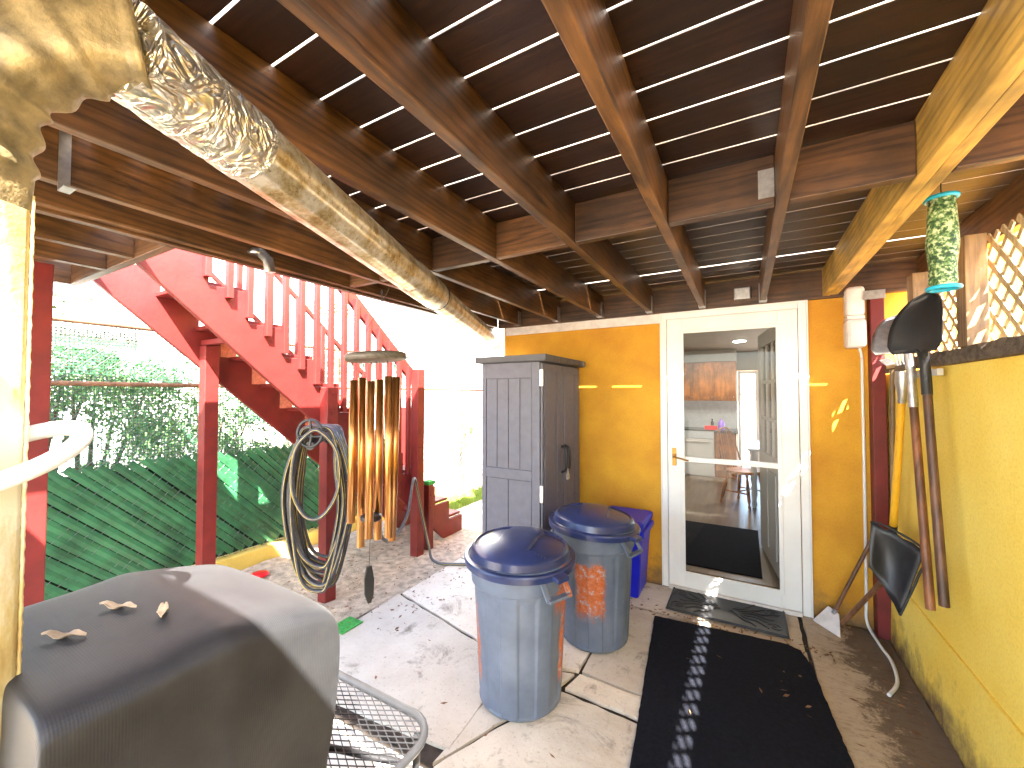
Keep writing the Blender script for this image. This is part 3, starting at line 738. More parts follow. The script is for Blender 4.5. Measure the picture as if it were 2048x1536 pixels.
while z < 2.0:
    nb.box((FX-.0275, YF0, z-.0024), (FX-.0255, 4.0, z+.0024))
    if z < 1.57: nb.box((FX-.0275, 4.0, z-.0026), (FX-.0255, 9.4, z+.0026))
    z += .021
MB().box((FX-.045, YF0, .12), (FX-.043, 3.9, .955)).build('added_backing', 'backing', fence)  # dark sheet added behind the slats to keep their gaps dark
nb.build('privacy_netting', 'net', fence, normals=False)
for z, y1 in ((1.575, 9.5), (1.99, 4.0)): MB().tube([(FX+.012, YF0, z), (FX+.012, y1, z)], .017, 10).build('fence_rail', 'fpipe', fence)
for y in (-.9, 2.9, 5.2, 7.4, 9.4): MB().tube([(FX+.018, y, -.02), (FX+.018, y, 2.02 if y < 4 else 1.60)], .024, 12).build('fence_post', 'fpipe', fence)
cu = MB(); cu.box((-4.0, -3, -.05), (-3.80, 5.0, .115)); tag(cu.build('garden_curb', 'curb', bevel=.006), 'low yellow painted curb under the green slatted fence', 'curb')
wl_ = thing('white_lattice', (-3.95, .9, 2.3), 'white plastic lattice panel standing above the fence at left', 'lattice')
m_ = MB(); lattice(m_, .1, 1.22, 1.86, 2.75, -3.93, .085, .038, .006); m_.build('lattice_panel', 'white', wl_)
m_ = MB(); m_.box((-3.95, 1.22, 1.82), (-3.915, 1.25, 2.78)); m_.box((-3.95, .05, 1.83), (-3.915, 1.22, 1.86)); m_.build('lattice_frame', 'white', wl_)
wl2 = thing('white_lattice', (-3.95, 3.2, 2.0), 'white plastic lattice panel seen between the red balusters', 'lattice')
m_ = MB(); lattice(m_, 2.0, 4.2, 1.62, 2.35, -3.93, .085, .038, .006); m_.build('lattice_panel', 'white', wl2)

# ------------------------------------------------------------ yard beyond
nh = thing('reflector_house', (-7.6, 9.5, 0), 'added white house beyond the fence, bouncing sunlight onto the patio', 'house')  # house added as a large sunlit reflector for the patio
B('wall', (-11, 1.6, -.05), (-6.6, 17, 6.8), 'nwall', nh)
m_ = MB(); m_.prism([(-11.3, 6.8), (-6.3, 6.8), (-9, 8.3)], 'y', 1.3, 17.3); m_.build('roof', 'shingle', nh)
B('window', (-6.599, 9.5, 3.4), (-6.57, 10.6, 4.8), 'glass', nh)
def shrub(x, y, h, r, n, label, z0=.3, group='shrubs beyond the fence'):
    t_ = thing('shrub', (x, y, -.05), label, 'shrub', group)
    tk = MB(); blobs = []
    for i in range(5):
        a = random.uniform(0, 6.28); q = (x + r*.55*math.cos(a), y + r*.55*math.sin(a), h*random.uniform(.5, .9))
        tk.tube([(x, y, -.05), (x + (q[0]-x)*.4, y + (q[1]-y)*.4, q[2]*.5), q], [.03, .02, .008], 6)
    tk.build('trunk', 'bark', t_)
    cl = MB()
    cs = [(x + random.gauss(0, r*.45), y + random.gauss(0, r*.45), random.uniform(z0, h), random.uniform(.12, .3)*r*1.6) for _ in range(26)]
    for i in range(n):
        c = random.choice(cs); v = Vector((random.gauss(0,1), random.gauss(0,1), random.gauss(0,1))).normalized()*c[3]*random.uniform(.5, 1.05)
        p = Vector(c[:3]) + v; L = random.uniform(.012, .032)
        u = Vector((random.gauss(0,1), random.gauss(0,1), random.gauss(0,1))).normalized(); w_ = u.orthogonal().normalized()
        cl.add([p-u*L, p+w_*L*.45, p+u*L, p-w_*L*.45], [(0,1,2,3)])
    cl.build('crown', 'leafg', t_, normals=False)
shrub(-4.75, 1.2, 1.95, .66, 12000, 'leafy green shrub behind the netting by the left red post')
shrub(-4.8, 2.1, 1.8, .66, 11000, 'leafy green shrub behind the netting under the stairs')
shrub(-4.9, 3.2, 1.9, .66, 11000, 'leafy green shrub behind the lower steps')
shrub(-4.9, .9, 3.3, .75, 7000, 'tall leafy bush rising behind the white lattice panel at left', z0=1.6)
shrub(-4.9, 3.4, 2.6, .6, 3500, 'tall thin bush behind the lattice seen between the balusters', z0=1.4)
shrub(-4.8, .3, 1.7, .62, 9000, 'leafy green shrub nearest the grill')
shrub(-5.0, 6.6, 1.35, .55, 2500, 'pale leafy shrub behind the far end of the fence')

# ------------------------------------------------------------ downspout, duct and ring
ds = thing('downspout', (-.938, .113, 0), 'yellowed rectangular downspout with a ribbed elbow, very near at left', 'downspout')
pc_ = Vector((-.938, .113, 0)); dirx = Vector((math.cos(R(29.7)), math.sin(R(29.7)), 0)); diry = Vector((-dirx.y, dirx.x, 0))
def rr_ring(c, ax, ay, hw, hh, rad=.012, corr=0):
    pts = []
    for (sx, sy, a0) in ((1,1,0),(-1,1,90),(-1,-1,180),(1,-1,270)):
        for k in range(5):
            a = R(a0 + k*22.5); pts.append(c + ax*(sx*(hw-rad)+rad*math.cos(a)) + ay*(sy*(hh-rad)+rad*math.sin(a)))
    return pts
pp = MB(); rows = []
for z in [0 + i*.0125 for i in range(int(1.82/.0125))]:
    rg_ = rr_ring(pc_+Vector((0,0,z)), dirx, diry, .052, .036, .012); rg_.append(rg_[0]); rows.append(rg_)
pp.grid(rows)
# rolled rope-like seam on the right hand corner
sc = pc_ + dirx*.050 + diry*.034
seam = [sc + Vector((.0003*math.cos(i*1.3), .0003*math.sin(i*1.3), i*.006)) for i in range(int(1.80/.006))]
pp.tube(seam, [.0026 + .0004*math.sin(i*2.1) for i in range(len(seam))], 6)
pp.build('pipe', 'pole', ds)
PA = Vector((-.885, .29, 2.06)); PB = Vector((-2.19, 3.47, 2.035)); pd_ = (PB-PA).normalized()
el = MB(); rows = []
E_ = Vector((-.845, .268, 2.062))
path = catmull([pc_+Vector((0,0,1.76)), pc_+Vector((0,0,1.82)), pc_+Vector((0,.001,1.88)), pc_+Vector((.010,.010,1.945)), pc_.lerp(E_, .34) + Vector((0,0,2.005-pc_.lerp(E_, .34).z)), pc_.lerp(E_, .68) + Vector((0,0,2.048-pc_.lerp(E_, .68).z)), E_], 12)
for i, c in enumerate(path):
    d = (path[min(i+1,len(path)-1)] - path[max(i-1,0)]).normalized()
    ax = (diry - d*diry.dot(d)).normalized(); ay = d.cross(ax)
    g = .0034*math.sin(i*.6) if 12 < i < 56 else (.004 if i > 68 else 0)
    s_ = min(1, i/32.0)
    rg_ = rr_ring(c, ax, ay, (.036+.010*s_+g), (.050+.012*s_+g), .012+.012*s_); rg_.append(rg_[0]); rows.append(rg_)
el.grid(rows); el.add(rows[-1][:-1], [tuple(range(len(rows[-1])-1))]); el.build('elbow', 'elbow', ds, solid=.002)
duct = thing('duct_pipe', tuple(PA), 'long round aluminium duct slung under the joists, crumpled foil at its near end', 'pipe')
def along(s_): return PA + pd_*s_
f = MB(); pts = [along(-.05 + i*.012) for i in range(23)]
f.tube(pts, [.078 + random.uniform(-.002, .002) for _ in pts], 28); f.build('foil_tape', 'foil', duct)
L = (PB-PA).length
m_ = MB(); m_.tube([along(.15), along(1.28)], .075, 96, cap=False, ridge=(12, .016)); m_.tube([along(1.18), along(1.20), along(1.55), along(1.57)], [.077,.080,.080,.077], 32, cap=False); m_.tube([along(1.5), along(L)], .074, 96, ridge=(12, .016)); m_.build('pipe', 'duct', duct)
m_ = MB(); m_.tube([along(L-.03), along(L+.02)], .080, 28, cap=True); m_.build('end_collar', 'white', duct)
for s_ in (1.57,):
    c = along(s_); ax = pd_.orthogonal().normalized(); ay = pd_.cross(ax)
    m_ = MB(); m_.tube([c + (ax*math.cos(a)+ay*math.sin(a))*.0815 for a in [k*math.pi/16 for k in range(32)]], .003, 6, closed=True)
    m_.tube([c + Vector((0,0,.08)), c + Vector((0,0,.10))], .003, 6); m_.build('hanger_wire', 'black', duct)
rc = Vector((-.880, .147, 1.414)); rp_ = []
for k in range(40):
    a = 2*math.pi*k/40; rp_.append(rc + dirx*(.066*math.cos(a)) + diry*(-.072*math.sin(a)) + Vector((0,0,.034*math.sin(a)*-1)))
rg2 = MB().tube(rp_, .0118, 16, closed=True).build('plastic_ring', 'white')
tag(rg2, 'thick white plastic ring looped round the yellowed downspout', 'ring')

# ------------------------------------------------------------ storage cabinet
cx0, cx1, cy0, cy1 = -1.75, -1.24, 2.607, 3.36
cab = thing('storage_cabinet', ((cx0+cx1)/2, (cy0+cy1)/2, 0), 'tall grey resin storage cabinet against the yellow wall', 'cabinet')
m_ = MB(); m_.box((cx0, cy0+.012, .0), (cx1-.022, cy1, 1.735))
# raised stiles and rails on the side panel
zf = cy0
for a, b in (((cx0, zf, 0), (cx0+.035, zf+.0115, 1.735)), ((cx1-.085, zf, 0), (cx1-.022, zf+.0115, 1.735)), ((cx0+.035, zf, 1.62), (cx1-.085, zf+.0115, 1.735)), ((cx0+.035, zf, .88), (cx1-.085, zf+.0115, .955)), ((cx0+.035, zf, 0), (cx1-.085, zf+.0115, .08))): m_.box(a, b)
m_.build('body', 'grey', cab, bevel=.003)
m_ = MB(); wx = (cx1-.085) - (cx0+.035)
for k in range(4): x = cx0+.035 + wx*k/4; m_.box((x+.003, zf+.005, .957), (x+wx/4-.003, zf+.0118, 1.618))
for k in range(2): x = cx0+.035 + wx*k/2; m_.box((x+.004, zf+.005, .082), (x+wx/2-.004, zf+.0118, .878))
m_.build('side_panel', 'grey', cab, bevel=.002)
for (a, b) in ((cy0+.012, (cy0+cy1)/2-.003), ((cy0+cy1)/2+.003, cy1-.002)):
    m_ = MB(); m_.box((cx1-.021, a, .03), (cx1-.006, b, 1.725)); wy = (b-a)
    for (q0, q1) in ((.03, .22), (.25, wy-.02)): m_.box((cx1-.0058, a+q0, .08), (cx1, a+q1, 1.67))
    d_ = m_.build('door', 'grey', cab, bevel=.003)
    yh = b-.03 if a < 2.8 else a+.03
    MB().tube(catmull([(cx1-.001, yh, 1.10), (cx1+.035, yh+(.0), 1.08), (cx1+.042, yh, 1.00), (cx1+.035, yh, .92), (cx1-.001, yh, .90)], 5), .010, 8).build('handle', 'black', d_)
for z in (1.62, .80): MB().box((cx1-.022, cy0-.005, z-.06), (cx1+.006, cy0+.0115, z+.06)).build('hinge', 'steel', cab, bevel=.003)
m_ = MB(); m_.box((cx1+.03, (cy0+cy1)/2-.018, .845), (cx1+.048, (cy0+cy1)/2+.018, .885)); m_.tube(catmull([(cx1+.039, 2.972, .885), (cx1+.039, 2.972, .92), (cx1+.039, 2.995, .92), (cx1+.039, 2.995, .885)], 4), .003, 6); m_.build('padlock', 'steel', cab)
m_ = MB(); n = 6; ry = (cy1+.02 - (cy0-.045))/n
for k in range(n): m_.box((cx0-.04, cy0-.045+ry*k+.002, 1.74), (cx1+.045, cy0-.045+ry*(k+1)-.002, 1.785))
m_.box((cx0-.03, cy0-.035, 1.735), (cx1+.035, cy1+.01, 1.7395)); m_.build('roof', 'greyroof', cab, bevel=.006)

# ------------------------------------------------------------ bins
def trash_can(cx, cy, ang, tilt, label, mat):
    t_ = thing('trash_can', (cx, cy, 0), label, 'trash can', 'round grey trash cans')
    H = .70
    def mod(a, z):
        if z > .56 or z < .03: return 1.0
        q = ((a - ang) / (2*math.pi) * 8) % 1.0
        return 1.0 - (.035 if .12 < q < .62 else 0)
    prof = [(.185, 0), (.203, .018), (.205, .03), (.206, .045), (.232, .545), (.236, .575), (.243, .585), (.252, .68), (.258, H)]
    MB().lathe(prof, (cx, cy, .002), 144, mod=mod).build('bin_body', mat, t_, split=25)
    for s_ in (0, math.pi):
        a = ang + s_; u = Vector((math.cos(a), math.sin(a), 0)); w_ = Vector((-u.y, u.x, 0)); c = Vector((cx, cy, 0)) + u*.243
        h = MB()
        P = lambda du, dw, z: c + u*du + w_*dw + Vector((0,0,z))
        for sgn in (-1, 1): h.bar(P(-.004, .062*sgn, .665), P(.050, .062*sgn, .585), .008, .028, tuple(w_))
        h.bar(P(.048, -.066, .588), P(.048, .066, .588), .030, .014); h.bar(P(-.002, -.066, .668), P(-.002, .066, .668), .02, .02)
        h.build('handle', mat, t_, bevel=.002)
    Ml = Matrix.Translation(Vector((cx, cy, H))) @ Matrix.Rotation(tilt[0], 4, 'X') @ Matrix.Rotation(tilt[1], 4, 'Y')
    l = MB(); l.lathe([(.262, -.030), (.277, -.032), (.282, -.004), (.278, .004), (.262, .006), (.254, .002), (.250, .006), (.243, .040), (.238, .046)], (0, 0, 0), 96)
    nn_r = 40; na = 128; vs = []
    for i in range(nn_r+1):
        r = .238*(1 - i/nn_r)
        for q in range(na):
            a = 2*math.pi*q/na; z = .046 + .052*(1-(r/.238)**2)**.8
            wv = abs(r*math.cos(a-ang-.55)); lv = abs(r*math.sin(a-ang-.55))
            if wv > .085 and r < .222 and lv < .13: z -= .012*min(1, (r and (wv-.085)/.004))
            vs.append((r*math.cos(a), r*math.sin(a), z))
    l.add(vs, [(i*na+q, i*na+(q+1)%na, (i+1)*na+(q+1)%na, (i+1)*na+q) for i in range(nn_r) for q in range(na)], True)
    l.v = [Ml @ p for p in l.v]; lo = l.build('lid', 'lid', t_, split=28)
    k = MB()
    for s_ in (0, math.pi):
        a = ang + s_ + .02; u = Vector((math.cos(a), math.sin(a), 0)); w_ = Vector((-u.y, u.x, 0))
        k.bar(u*.27 + Vector((0,0,-.012)), u*.315 + Vector((0,0,-.020)), .07, .022)
    k.v = [Ml @ p for p in k.v]; k.build('lid_latch', 'lid', t_, bevel=.003)
trash_can(-1.0, 1.835, R(-24), (R(1), R(1.5)), 'nearer round trash can, pale grey with thin orange streaks at its sides', mk_canplastic('near can plastic', (-1.0, 1.835, 0), [(R(10), .17, .12, .50), (R(-133), .20, .12, .5), (R(2), .30, .47, .68)]))
trash_can(-.835, 2.50, R(-18), (R(-2), R(3)), 'farther round trash can with a faded orange patch on its front', mk_canplastic('far can plastic', (-.835, 2.50, 0), [(R(-78), .42, .20, .50)]))
bb = thing('recycling_bin', (-.82, 3.22, 0), 'bright blue square recycling bin against the yellow wall', 'bin')
m_ = MB(); x0, x1, yA, yB = -.98, -.66, 3.05, 3.40; t1 = .035
bv = [(x0+t1, yA+t1, .0), (x1-t1, yA+t1, .0), (x1-t1, yB-t1, .0), (x0+t1, yB-t1, .0), (x0, yA, .52), (x1, yA, .52), (x1, yB, .52), (x0, yB, .52)]
m_.add(bv, [(0,3,2,1),(4,5,6,7),(0,1,5,4),(1,2,6,5),(2,3,7,6),(3,0,4,7)]); m_.build('bin_body', 'blue', bb, bevel=.02)
B('lid', (x0-.012, yA-.014, .515), (x1+.012, yB+.01, .575), 'blue', bb, bevel=.018)
st_ = MB(); cA = Vector(((x0+x1)/2+.02, yA+.07, .5772))
for k in range(3):
    a = R(90+120*k); b_ = R(90+120*(k+1)); p_ = cA+Vector((.032*math.cos(a), .032*math.sin(a), 0)); q_ = cA+Vector((.032*math.cos(b_), .032*math.sin(b_), 0)); d_ = (q_-p_); st_.bar(p_+d_*.12, p_+d_*.78, .009, .002)
st_.build('recycling_mark', 'tile', bb)
m_ = MB(); m_.box((x0-.02, yA-.022, .46), (x1+.02, yB, .505)); m_.build('rim', 'blue', bb, bevel=.01)

# ------------------------------------------------------------ mats
dm = thing('doormat', (-.13, 3.22, 0), 'black rubber scroll doormat lying at the foot of the storm door', 'doormat')
m_ = MB(); m_.box((-.50, 3.04, .005), (.22, 3.05+.36, .013)); m_.build('base', 'rubber', dm, bevel=.003)
sc_ = MB()
rc_ = lambda a, b: sc_.tube([a, b], .006, 6)
for a, b in (((-.49,3.05,.015),(.21,3.05,.015)), ((-.49,3.40,.015),(.21,3.40,.015)), ((-.49,3.05,.015),(-.49,3.40,.015)), ((.21,3.05,.015),(.21,3.40,.015))): rc_(a, b)
for sx in (-1, 1):
    for j in range(7):
        c = Vector((-.14 + sx*.03, 3.225, .014)); a0 = R(-60 + 20*j)
        p = [c + Vector((sx*s_*.26*math.cos(a0*.9), s_*.17*math.sin(a0) + .012*math.sin(s_*9 + j), 0)) for s_ in [i/10 for i in range(11)]]
        sc_.tube(p, [.005+.004*math.sin(i/10*3.1) for i in range(11)], 6)
    for cy_ in (3.13, 3.32):
        sp_ = [Vector((-.14+sx*.29 + (.004+.0028*i)*math.cos(i*.6*sx), cy_ + (.004+.0028*i)*math.sin(i*.6), .014)) for i in range(18)]
        sc_.tube(sp_, .005, 6)
sc_.build('scroll_pattern', 'rubber', dm)
rm = MB(); poly = [(-.548, 2.90), (.20, 2.965), (.262, 2.93), (.30, 2.80), (.36, 2.14), (.40, 1.2), (-.36, 1.2), (-.42, 1.7)]
def jag(poly):
    out = []
    for i in range(len(poly)):
        a = Vector(poly[i]); b = Vector(poly[(i+1) % len(poly)]); n = max(1, int((b-a).length/.03))
        for k in range(n): p = a.lerp(b, k/n); out.append((p.x+random.uniform(-.0025,.0025), p.y+random.uniform(-.0025,.0025)))
    return out
rm.prism(jag(poly), 'z', .005, .0125)
tag(rm.build('runner_mat', 'mat'), 'long charcoal carpet runner leading over the concrete to the door', 'mat')
tag(B('turf_piece', (-2.33, 1.72, .003), (-2.20, 1.88, .009), 'turf', None), 'scrap of green artificial turf on the concrete beside the grill', 'turf scrap')
fr = MB().lathe([(.001,.014),(.05,.014),(.062,.010),(.068,.0),(.070,.004),(.062,.017),(.05,.02),(.001,.02)], (-3.50, 1.93, .01), 28)
tag(fr.build('toy_disc', 'redp'), 'red plastic disc lying by the yellow curb', 'toy')

# ------------------------------------------------------------ covered grill
gr = thing('covered_grill', (-.975, .37, 0), 'barbecue grill under a dark woven cover, large in the near left corner', 'grill')
# cross section in y-z, walked from the front hem over the top to the back hem
rows = []
def gtop(y):      # height of the cover along its length
    P = [(-.80, 1.09), (-.3, 1.10), (.15, 1.103), (.30, 1.106), (.365, 1.114), (.44, 1.098), (.52, 1.078), (.565, 1.062), (.575, 1.03), (.58, .95)]
    for (a_, za), (b_, zb) in zip(P, P[1:]):
        if y <= b_: return za + (zb-za)*(y-a_)/(b_-a_)
    return P[-1][1]
def gsection(y, shrink=1.0, cap=0):
    h = gtop(y) - cap; xl, xr = -1.215, -.735; xc = (xl+xr)/2; fold = .014*math.exp(-((y-.375)/.03)**2)
    sag = -.012*math.exp(-((y-.1)/.14)**2)
    P = [(xl-.02, .03), (xl-.005, .5), (xl, h-.06), (xl+.003, h-.025), (xl+.018, h-.006), (xl+.05, h), (xc-.08, h+.004+sag), (xc+.06, h+.004+sag), (xr-.08, h-.000), (xr-.030, h-.004), (xr-.008, h-.018), (xr-.001+fold*.5, h-.045), (xr-.008+fold, h-.17), (xr-.035+fold, .72), (xr-.02+fold*1.5, .45), (xr+.02, .03)]
    return [Vector((xc + (x-xc)*shrink, y - (.05*max(0, 1-z/1.0) if y > .5 else 0) + random.uniform(-.001,.001), z)) for x, z in P]
rows += [gsection(.1495, .02, .12), gsection(.150, .4, .10), gsection(.1505, .95, .03), gsection(.152, .99, .008)]
for y in (.156, .17, .20, .24, .28, .33, .365, .385, .45, .51, .55, .568, .574): rows.append(gsection(y))
rows += [gsection(.578, .985, .012), gsection(.580, .90, .05), gsection(.581, .4, .10), gsection(.5815, .02, .12)]
m_ = MB(); m_.grid(rows); m_.build('grill_cover', 'cover', gr, sub=2, weld=True)
for (x, y, z, a, L, lab) in ((-1.0, .30, 1.108, 25, .036, 'curled dry leaf on the grill cover, farther of the two large ones'), (-.97, .225, 1.102, 33, .034, 'curled dry leaf on the grill cover, nearer the downspout foot'), (-.90, .33, 1.112, -25, .024, 'small dry leaf on the ridge of the grill cover')):
    u = Vector((math.cos(R(a)), math.sin(R(a)), .0)); w_ = Vector((-u.y, u.x, 0)); c = Vector((x, y, z+.003)); rows = []
    for i in range(9):
        s_ = i/8*2-1; wd = .007*(1-s_*s_)+.0012; zc = .004*abs(s_)+.003*math.sin(i*1.4)
        rows.append([c + u*L*s_ + w_*wd*q + Vector((0,0, zc + .004*q*q)) for q in (-1, -.4, .3, 1)])
    tag(MB().grid(rows).build('dry_leaf', 'leafp', solid=.0006), lab, 'leaf', 'dry leaves on the grill cover')

# ------------------------------------------------------------ mesh patio table
TZ = .60
pt = thing('patio_table', (-.98, .80, 0), 'black metal patio table with a diamond mesh top beside the grill', 'table')
tx0, tx1, ty0, ty1, rad = -1.30, -.735, .50, .885, .09
cpts = []
for (cx_, cy_, a0) in ((tx1-rad, ty1-rad, 0), (tx0+rad, ty1-rad, 90), (tx0+rad, ty0+rad, 180), (tx1-rad, ty0+rad, 270)):
    for k in range(7): a = R(a0+k*15); cpts.append(Vector((cx_+rad*math.cos(a), cy_+rad*math.sin(a), TZ)))
MB().tube(cpts, .011, 10, closed=True).build('rim', 'black', pt)
ms = MB(); dl = Vector((1, .52, 0)).normalized(); dr = Vector((1, -.52, 0)).normalized()
def inside(p):
    x = min(max(p.x, tx0+rad), tx1-rad); y = min(max(p.y, ty0+rad), ty1-rad); return (p.x-x)**2+(p.y-y)**2 <= rad*rad
for d in (dl, dr):
    nrm = Vector((-d.y, d.x, 0)); c = Vector(((tx0+tx1)/2, (ty0+ty1)/2, TZ))
    for i in range(-40, 41):
        o = c + nrm*(i*.0175); run = [s_ for s_ in [k*.004-.4 for k in range(200)] if inside(o + d*s_)]
        if len(run) > 2: ms.bar(o + d*run[0] + Vector((0,0,.001 if d is dl else 0)), o + d*run[-1] + Vector((0,0,.001 if d is dl else 0)), .0022, .002)
ms.build('mesh_top', 'black', pt)
m_ = MB(); m_.tube([(tx1-.01, ty1-.12, TZ-.012), (tx0+.02, ty0+.10, TZ-.012)], .008, 8); m_.tube([(tx1-.06, ty0+.03, TZ-.012), (tx0+.06, ty1-.03, TZ-.012)], .008, 8); m_.build('brace', 'black', pt)
for x, y in ((tx0+.04, ty0+.04), (tx1-.04, ty0+.04), (tx0+.04, ty1-.04), (tx1-.04, ty1-.04)): MB().tube([(x, y, TZ-.01), (x + (.02 if x < -1 else -.02), y, 0.0)], .010, 8).build('leg', 'black', pt)

# ------------------------------------------------------------ wind chime
wc = thing('wind_chime', (-1.49, 1.335, 1.66), 'large wind chime of copper tubes under a round grey wooden disc', 'wind chime')
cc = Vector((-1.49, 1.335, 1.675))
m_ = MB(); m_.lathe([(.001,-.018),(.125,-.018),(.138,-.013),(.138,.013),(.125,.018),(.001,.018)], cc, 48)
Rt = Matrix.Rotation(R(3.5), 3, Vector((.6,-.8,0))); m_.v = [Rt @ (p-cc) + cc for p in m_.v]
M['discw'] = wood('grey weathered disc', 'x', (.10, .085, .06), (.24, .21, .16)); m_.build('top_disc', 'discw', wc)
hk = Vector((-1.445, 1.37, 2.0)); stg = MB()
for k in range(3): a = 2.1*k + .4; stg.tube([cc + Vector((.11*math.cos(a), .11*math.sin(a), .02)), Vector((-1.472, 1.35, 1.93))], .0012, 5)
stg.tube([Vector((-1.472, 1.35, 1.93)), hk], .002, 5)
for k in range(3): stg.tube([Vector((-1.472+.006*math.cos(a), 1.35, 1.945+k*.018+.009*math.sin(a))) for a in [q*math.pi/5 for q in range(10)]], .0015, 5, closed=True)
tubes = [((a_-.319*d_)/.948, d_, l_) for a_, d_, l_ in ((-.098, .0, .66), (-.062, .055, .80), (-.022, -.06, .70), (.018, .065, .76), (.054, -.055, .72), (.090, .0, .75))]
for (lt_, dp_, ln) in tubes:
    tp = Vector((cc.x, cc.y, 0)) + dirx*lt_ + diry*dp_; tx, ty = tp.x, tp.y; zt_ = 1.565 + random.uniform(-.01, .02)
    lean = Vector((random.uniform(-.012,.012), random.uniform(-.012,.012), 0)); tp = Vector((tx, ty, zt_)); bt = tp + lean + Vector((0,0,-ln))
    mm = MB(); mm.tube([tp, bt], .0175, 20, cap=False); mm.build('chime_tube', 'copper', wc, solid=.0016)
    for s_ in (-1, 1): stg.tube([tp + Vector((s_*.016, 0, -.05)), cc + dirx*lt_*.9 + diry*dp_*.9 + Vector((0, 0, -.018))], .0011, 5)
stg.tube([cc + Vector((0,0,-.018)), Vector((-1.525, 1.335, .70))], .0013, 5)
stg.build('string', 'black', wc)
MB().lathe([(.001,-.012),(.042,-.012),(.046,-.006),(.046,.010),(.040,.014),(.001,.014)], (-1.515, 1.335, .93), 28).build('striker', 'black', wc)
sp_ = [(-.012, .085), (.012, .085), (.024, .02), (.022, -.05), (.010, -.085), (-.006, -.085), (-.022, -.04), (-.024, .03)]
m_ = MB(); sv = [Vector((-1.525, 1.335, .62)) + (dirx*.7+diry*.7)*u + Vector((0,0,v)) for u, v in sp_]; nn_ = (dirx*.7-diry*.7)*.006
m_.add([p-nn_ for p in sv] + [p+nn_ for p in sv], [tuple(range(8))[::-1], tuple(range(8,16))] + [(i,(i+1)%8,8+(i+1)%8,8+i) for i in range(8)]); m_.build('wind_sail', 'black', wc, bevel=.002)

# ------------------------------------------------------------ garden hose on its hanger
hg = thing('hose_hanger', (-2.60, 1.93, 1.24), 'dark metal hose hanger bolted to the red stair post', 'hose hanger')
m_ = MB(); hc = Vector((-2.40, 1.62, 1.235)); toward = Vector((.60, -.80, 0)).normalized(); side = Vector((toward.y*-1, toward.x, 0))
loop = [hc + side*(.075*math.cos(a)) + Vector((0,0,.02+.085*math.sin(a))) for a in [k*math.pi/10 for k in range(20)]]
m_.tube(loop, .010, 8, closed=True); m_.tube([hc + Vector((0,0,.10)), hc + side*.01, hc + Vector((0,0,-.06))], .010, 8); m_.tube([hc + side*.07, hc - side*.0, hc - side*.07], .008, 8)
m_.build('guard', 'black', hg)
m_ = MB(); m_.tube([hc + Vector((0,0,-.06)), hc - toward*.20 + Vector((0,0,-.03)), Vector((-2.66, 1.94, 1.20))], .028, 12); m_.tube([Vector((-2.665,1.95,1.20)), Vector((-2.64,1.95,1.20))], .06, 16); m_.build('arm', 'black', hg)
ho = thing('garden_hose', (-2.47, 1.72, .8), 'long dark garden hose with yellow stripes coiled over the hanger', 'hose')
hb = MB(); hy = MB(); rb = .0125
def hose_run(P, closed=False, n=10):
    c = catmull(P, n, closed); hb.tube(c, rb, 8, closed=closed)
    # thin stripe lying on the hose
    st_ = []
    for i, p in enumerate(c):
        q = c[(i+1) % len(c)] if closed or i+1 < len(c) else c[i]; st_.append(p + toward*rb*.86 + side*rb*.5*math.sin(i*.13))
    hy.tube(st_, .0019, 5, closed=closed)
for k in range(17):
    dpt_ = -.03 - .022*k + random.uniform(-.005, .005); base = hc - toward*(.03+.012*k)
    wl_l = random.uniform(.10, .20); wl_r = random.uniform(.08, .19); dn = random.uniform(.84, 1.03)
    P = [(.0, .045), (.10, .02), (wl_r, -.22), (wl_r+.02, -.50), (wl_r*.6, -dn*.93), (.03, -dn), (-wl_l*.6, -dn*.9), (-wl_l-.01, -.50), (-wl_l, -.22), (-.09, .02)]
    hose_run([base + side*(u + .02) + Vector((0,0,v + random.uniform(-.01,.01))) - toward*random.uniform(0,.02) for u, v in P], True, 7)
hose_run([hc + toward*.012 + side*(u + .045) + Vector((0,0,v)) for u, v in [(.02,.03),(.12,-.1),(.13,-.34),(.04,-.50),(-.06,-.50),(-.14,-.34),(-.13,-.1),(-.05,.02)]], True, 7)
hose_run([hc - toward*.1 + side*.2 + Vector((0,0,-.3)), Vector((-2.25, 2.0, .60)), Vector((-2.30, 2.2, .42)), Vector((-2.42, 2.5, .50)), Vector((-2.58, 2.75, .75)), Vector((-2.60, 2.84, .55)), Vector((-2.52, 2.88, .15)), Vector((-2.40, 2.84, .018)), Vector((-2.1, 2.95, .016)), Vector((-1.83, 2.98, .016)), Vector((-1.79, 3.2, .016))])
hb.build('hose', 'hose', ho); hy.build('hose_stripe', 'hoseY', ho)

# ------------------------------------------------------------ meter box and cable at right
mb_ = thing('meter_housing', (.625, 3.40, 2.0), 'rounded white electrical housing on the wall beside the red corner post', 'electrical box')
B('upper_case', (.575, 3.335, 2.005), (.672, 3.443, 2.195), 'whitewood', mb_, bevel=.022)
B('lower_case', (.572, 3.325, 1.80), (.675, 3.443, 1.985), 'whitewood', mb_, bevel=.022)
B('band', (.579, 3.342, 1.984), (.668, 3.443, 2.006), 'whitewood', mb_)
cbm = MB().tube(catmull([(.645, 3.40, 1.81), (.660, 3.41, 1.75), (.664, 3.43, 1.65), (.664, 3.432, 1.0), (.660, 3.425, .25), (.655, 3.40, .06), (.675, 3.22, .018), (.69, 3.05, .016), (.665, 2.85, .015), (.60, 2.71, .015)], 8), .0085, 10)
tag(cbm.build('white_cable', 'white'), 'white cable running down the yellow wall and curling over the floor', 'cable')

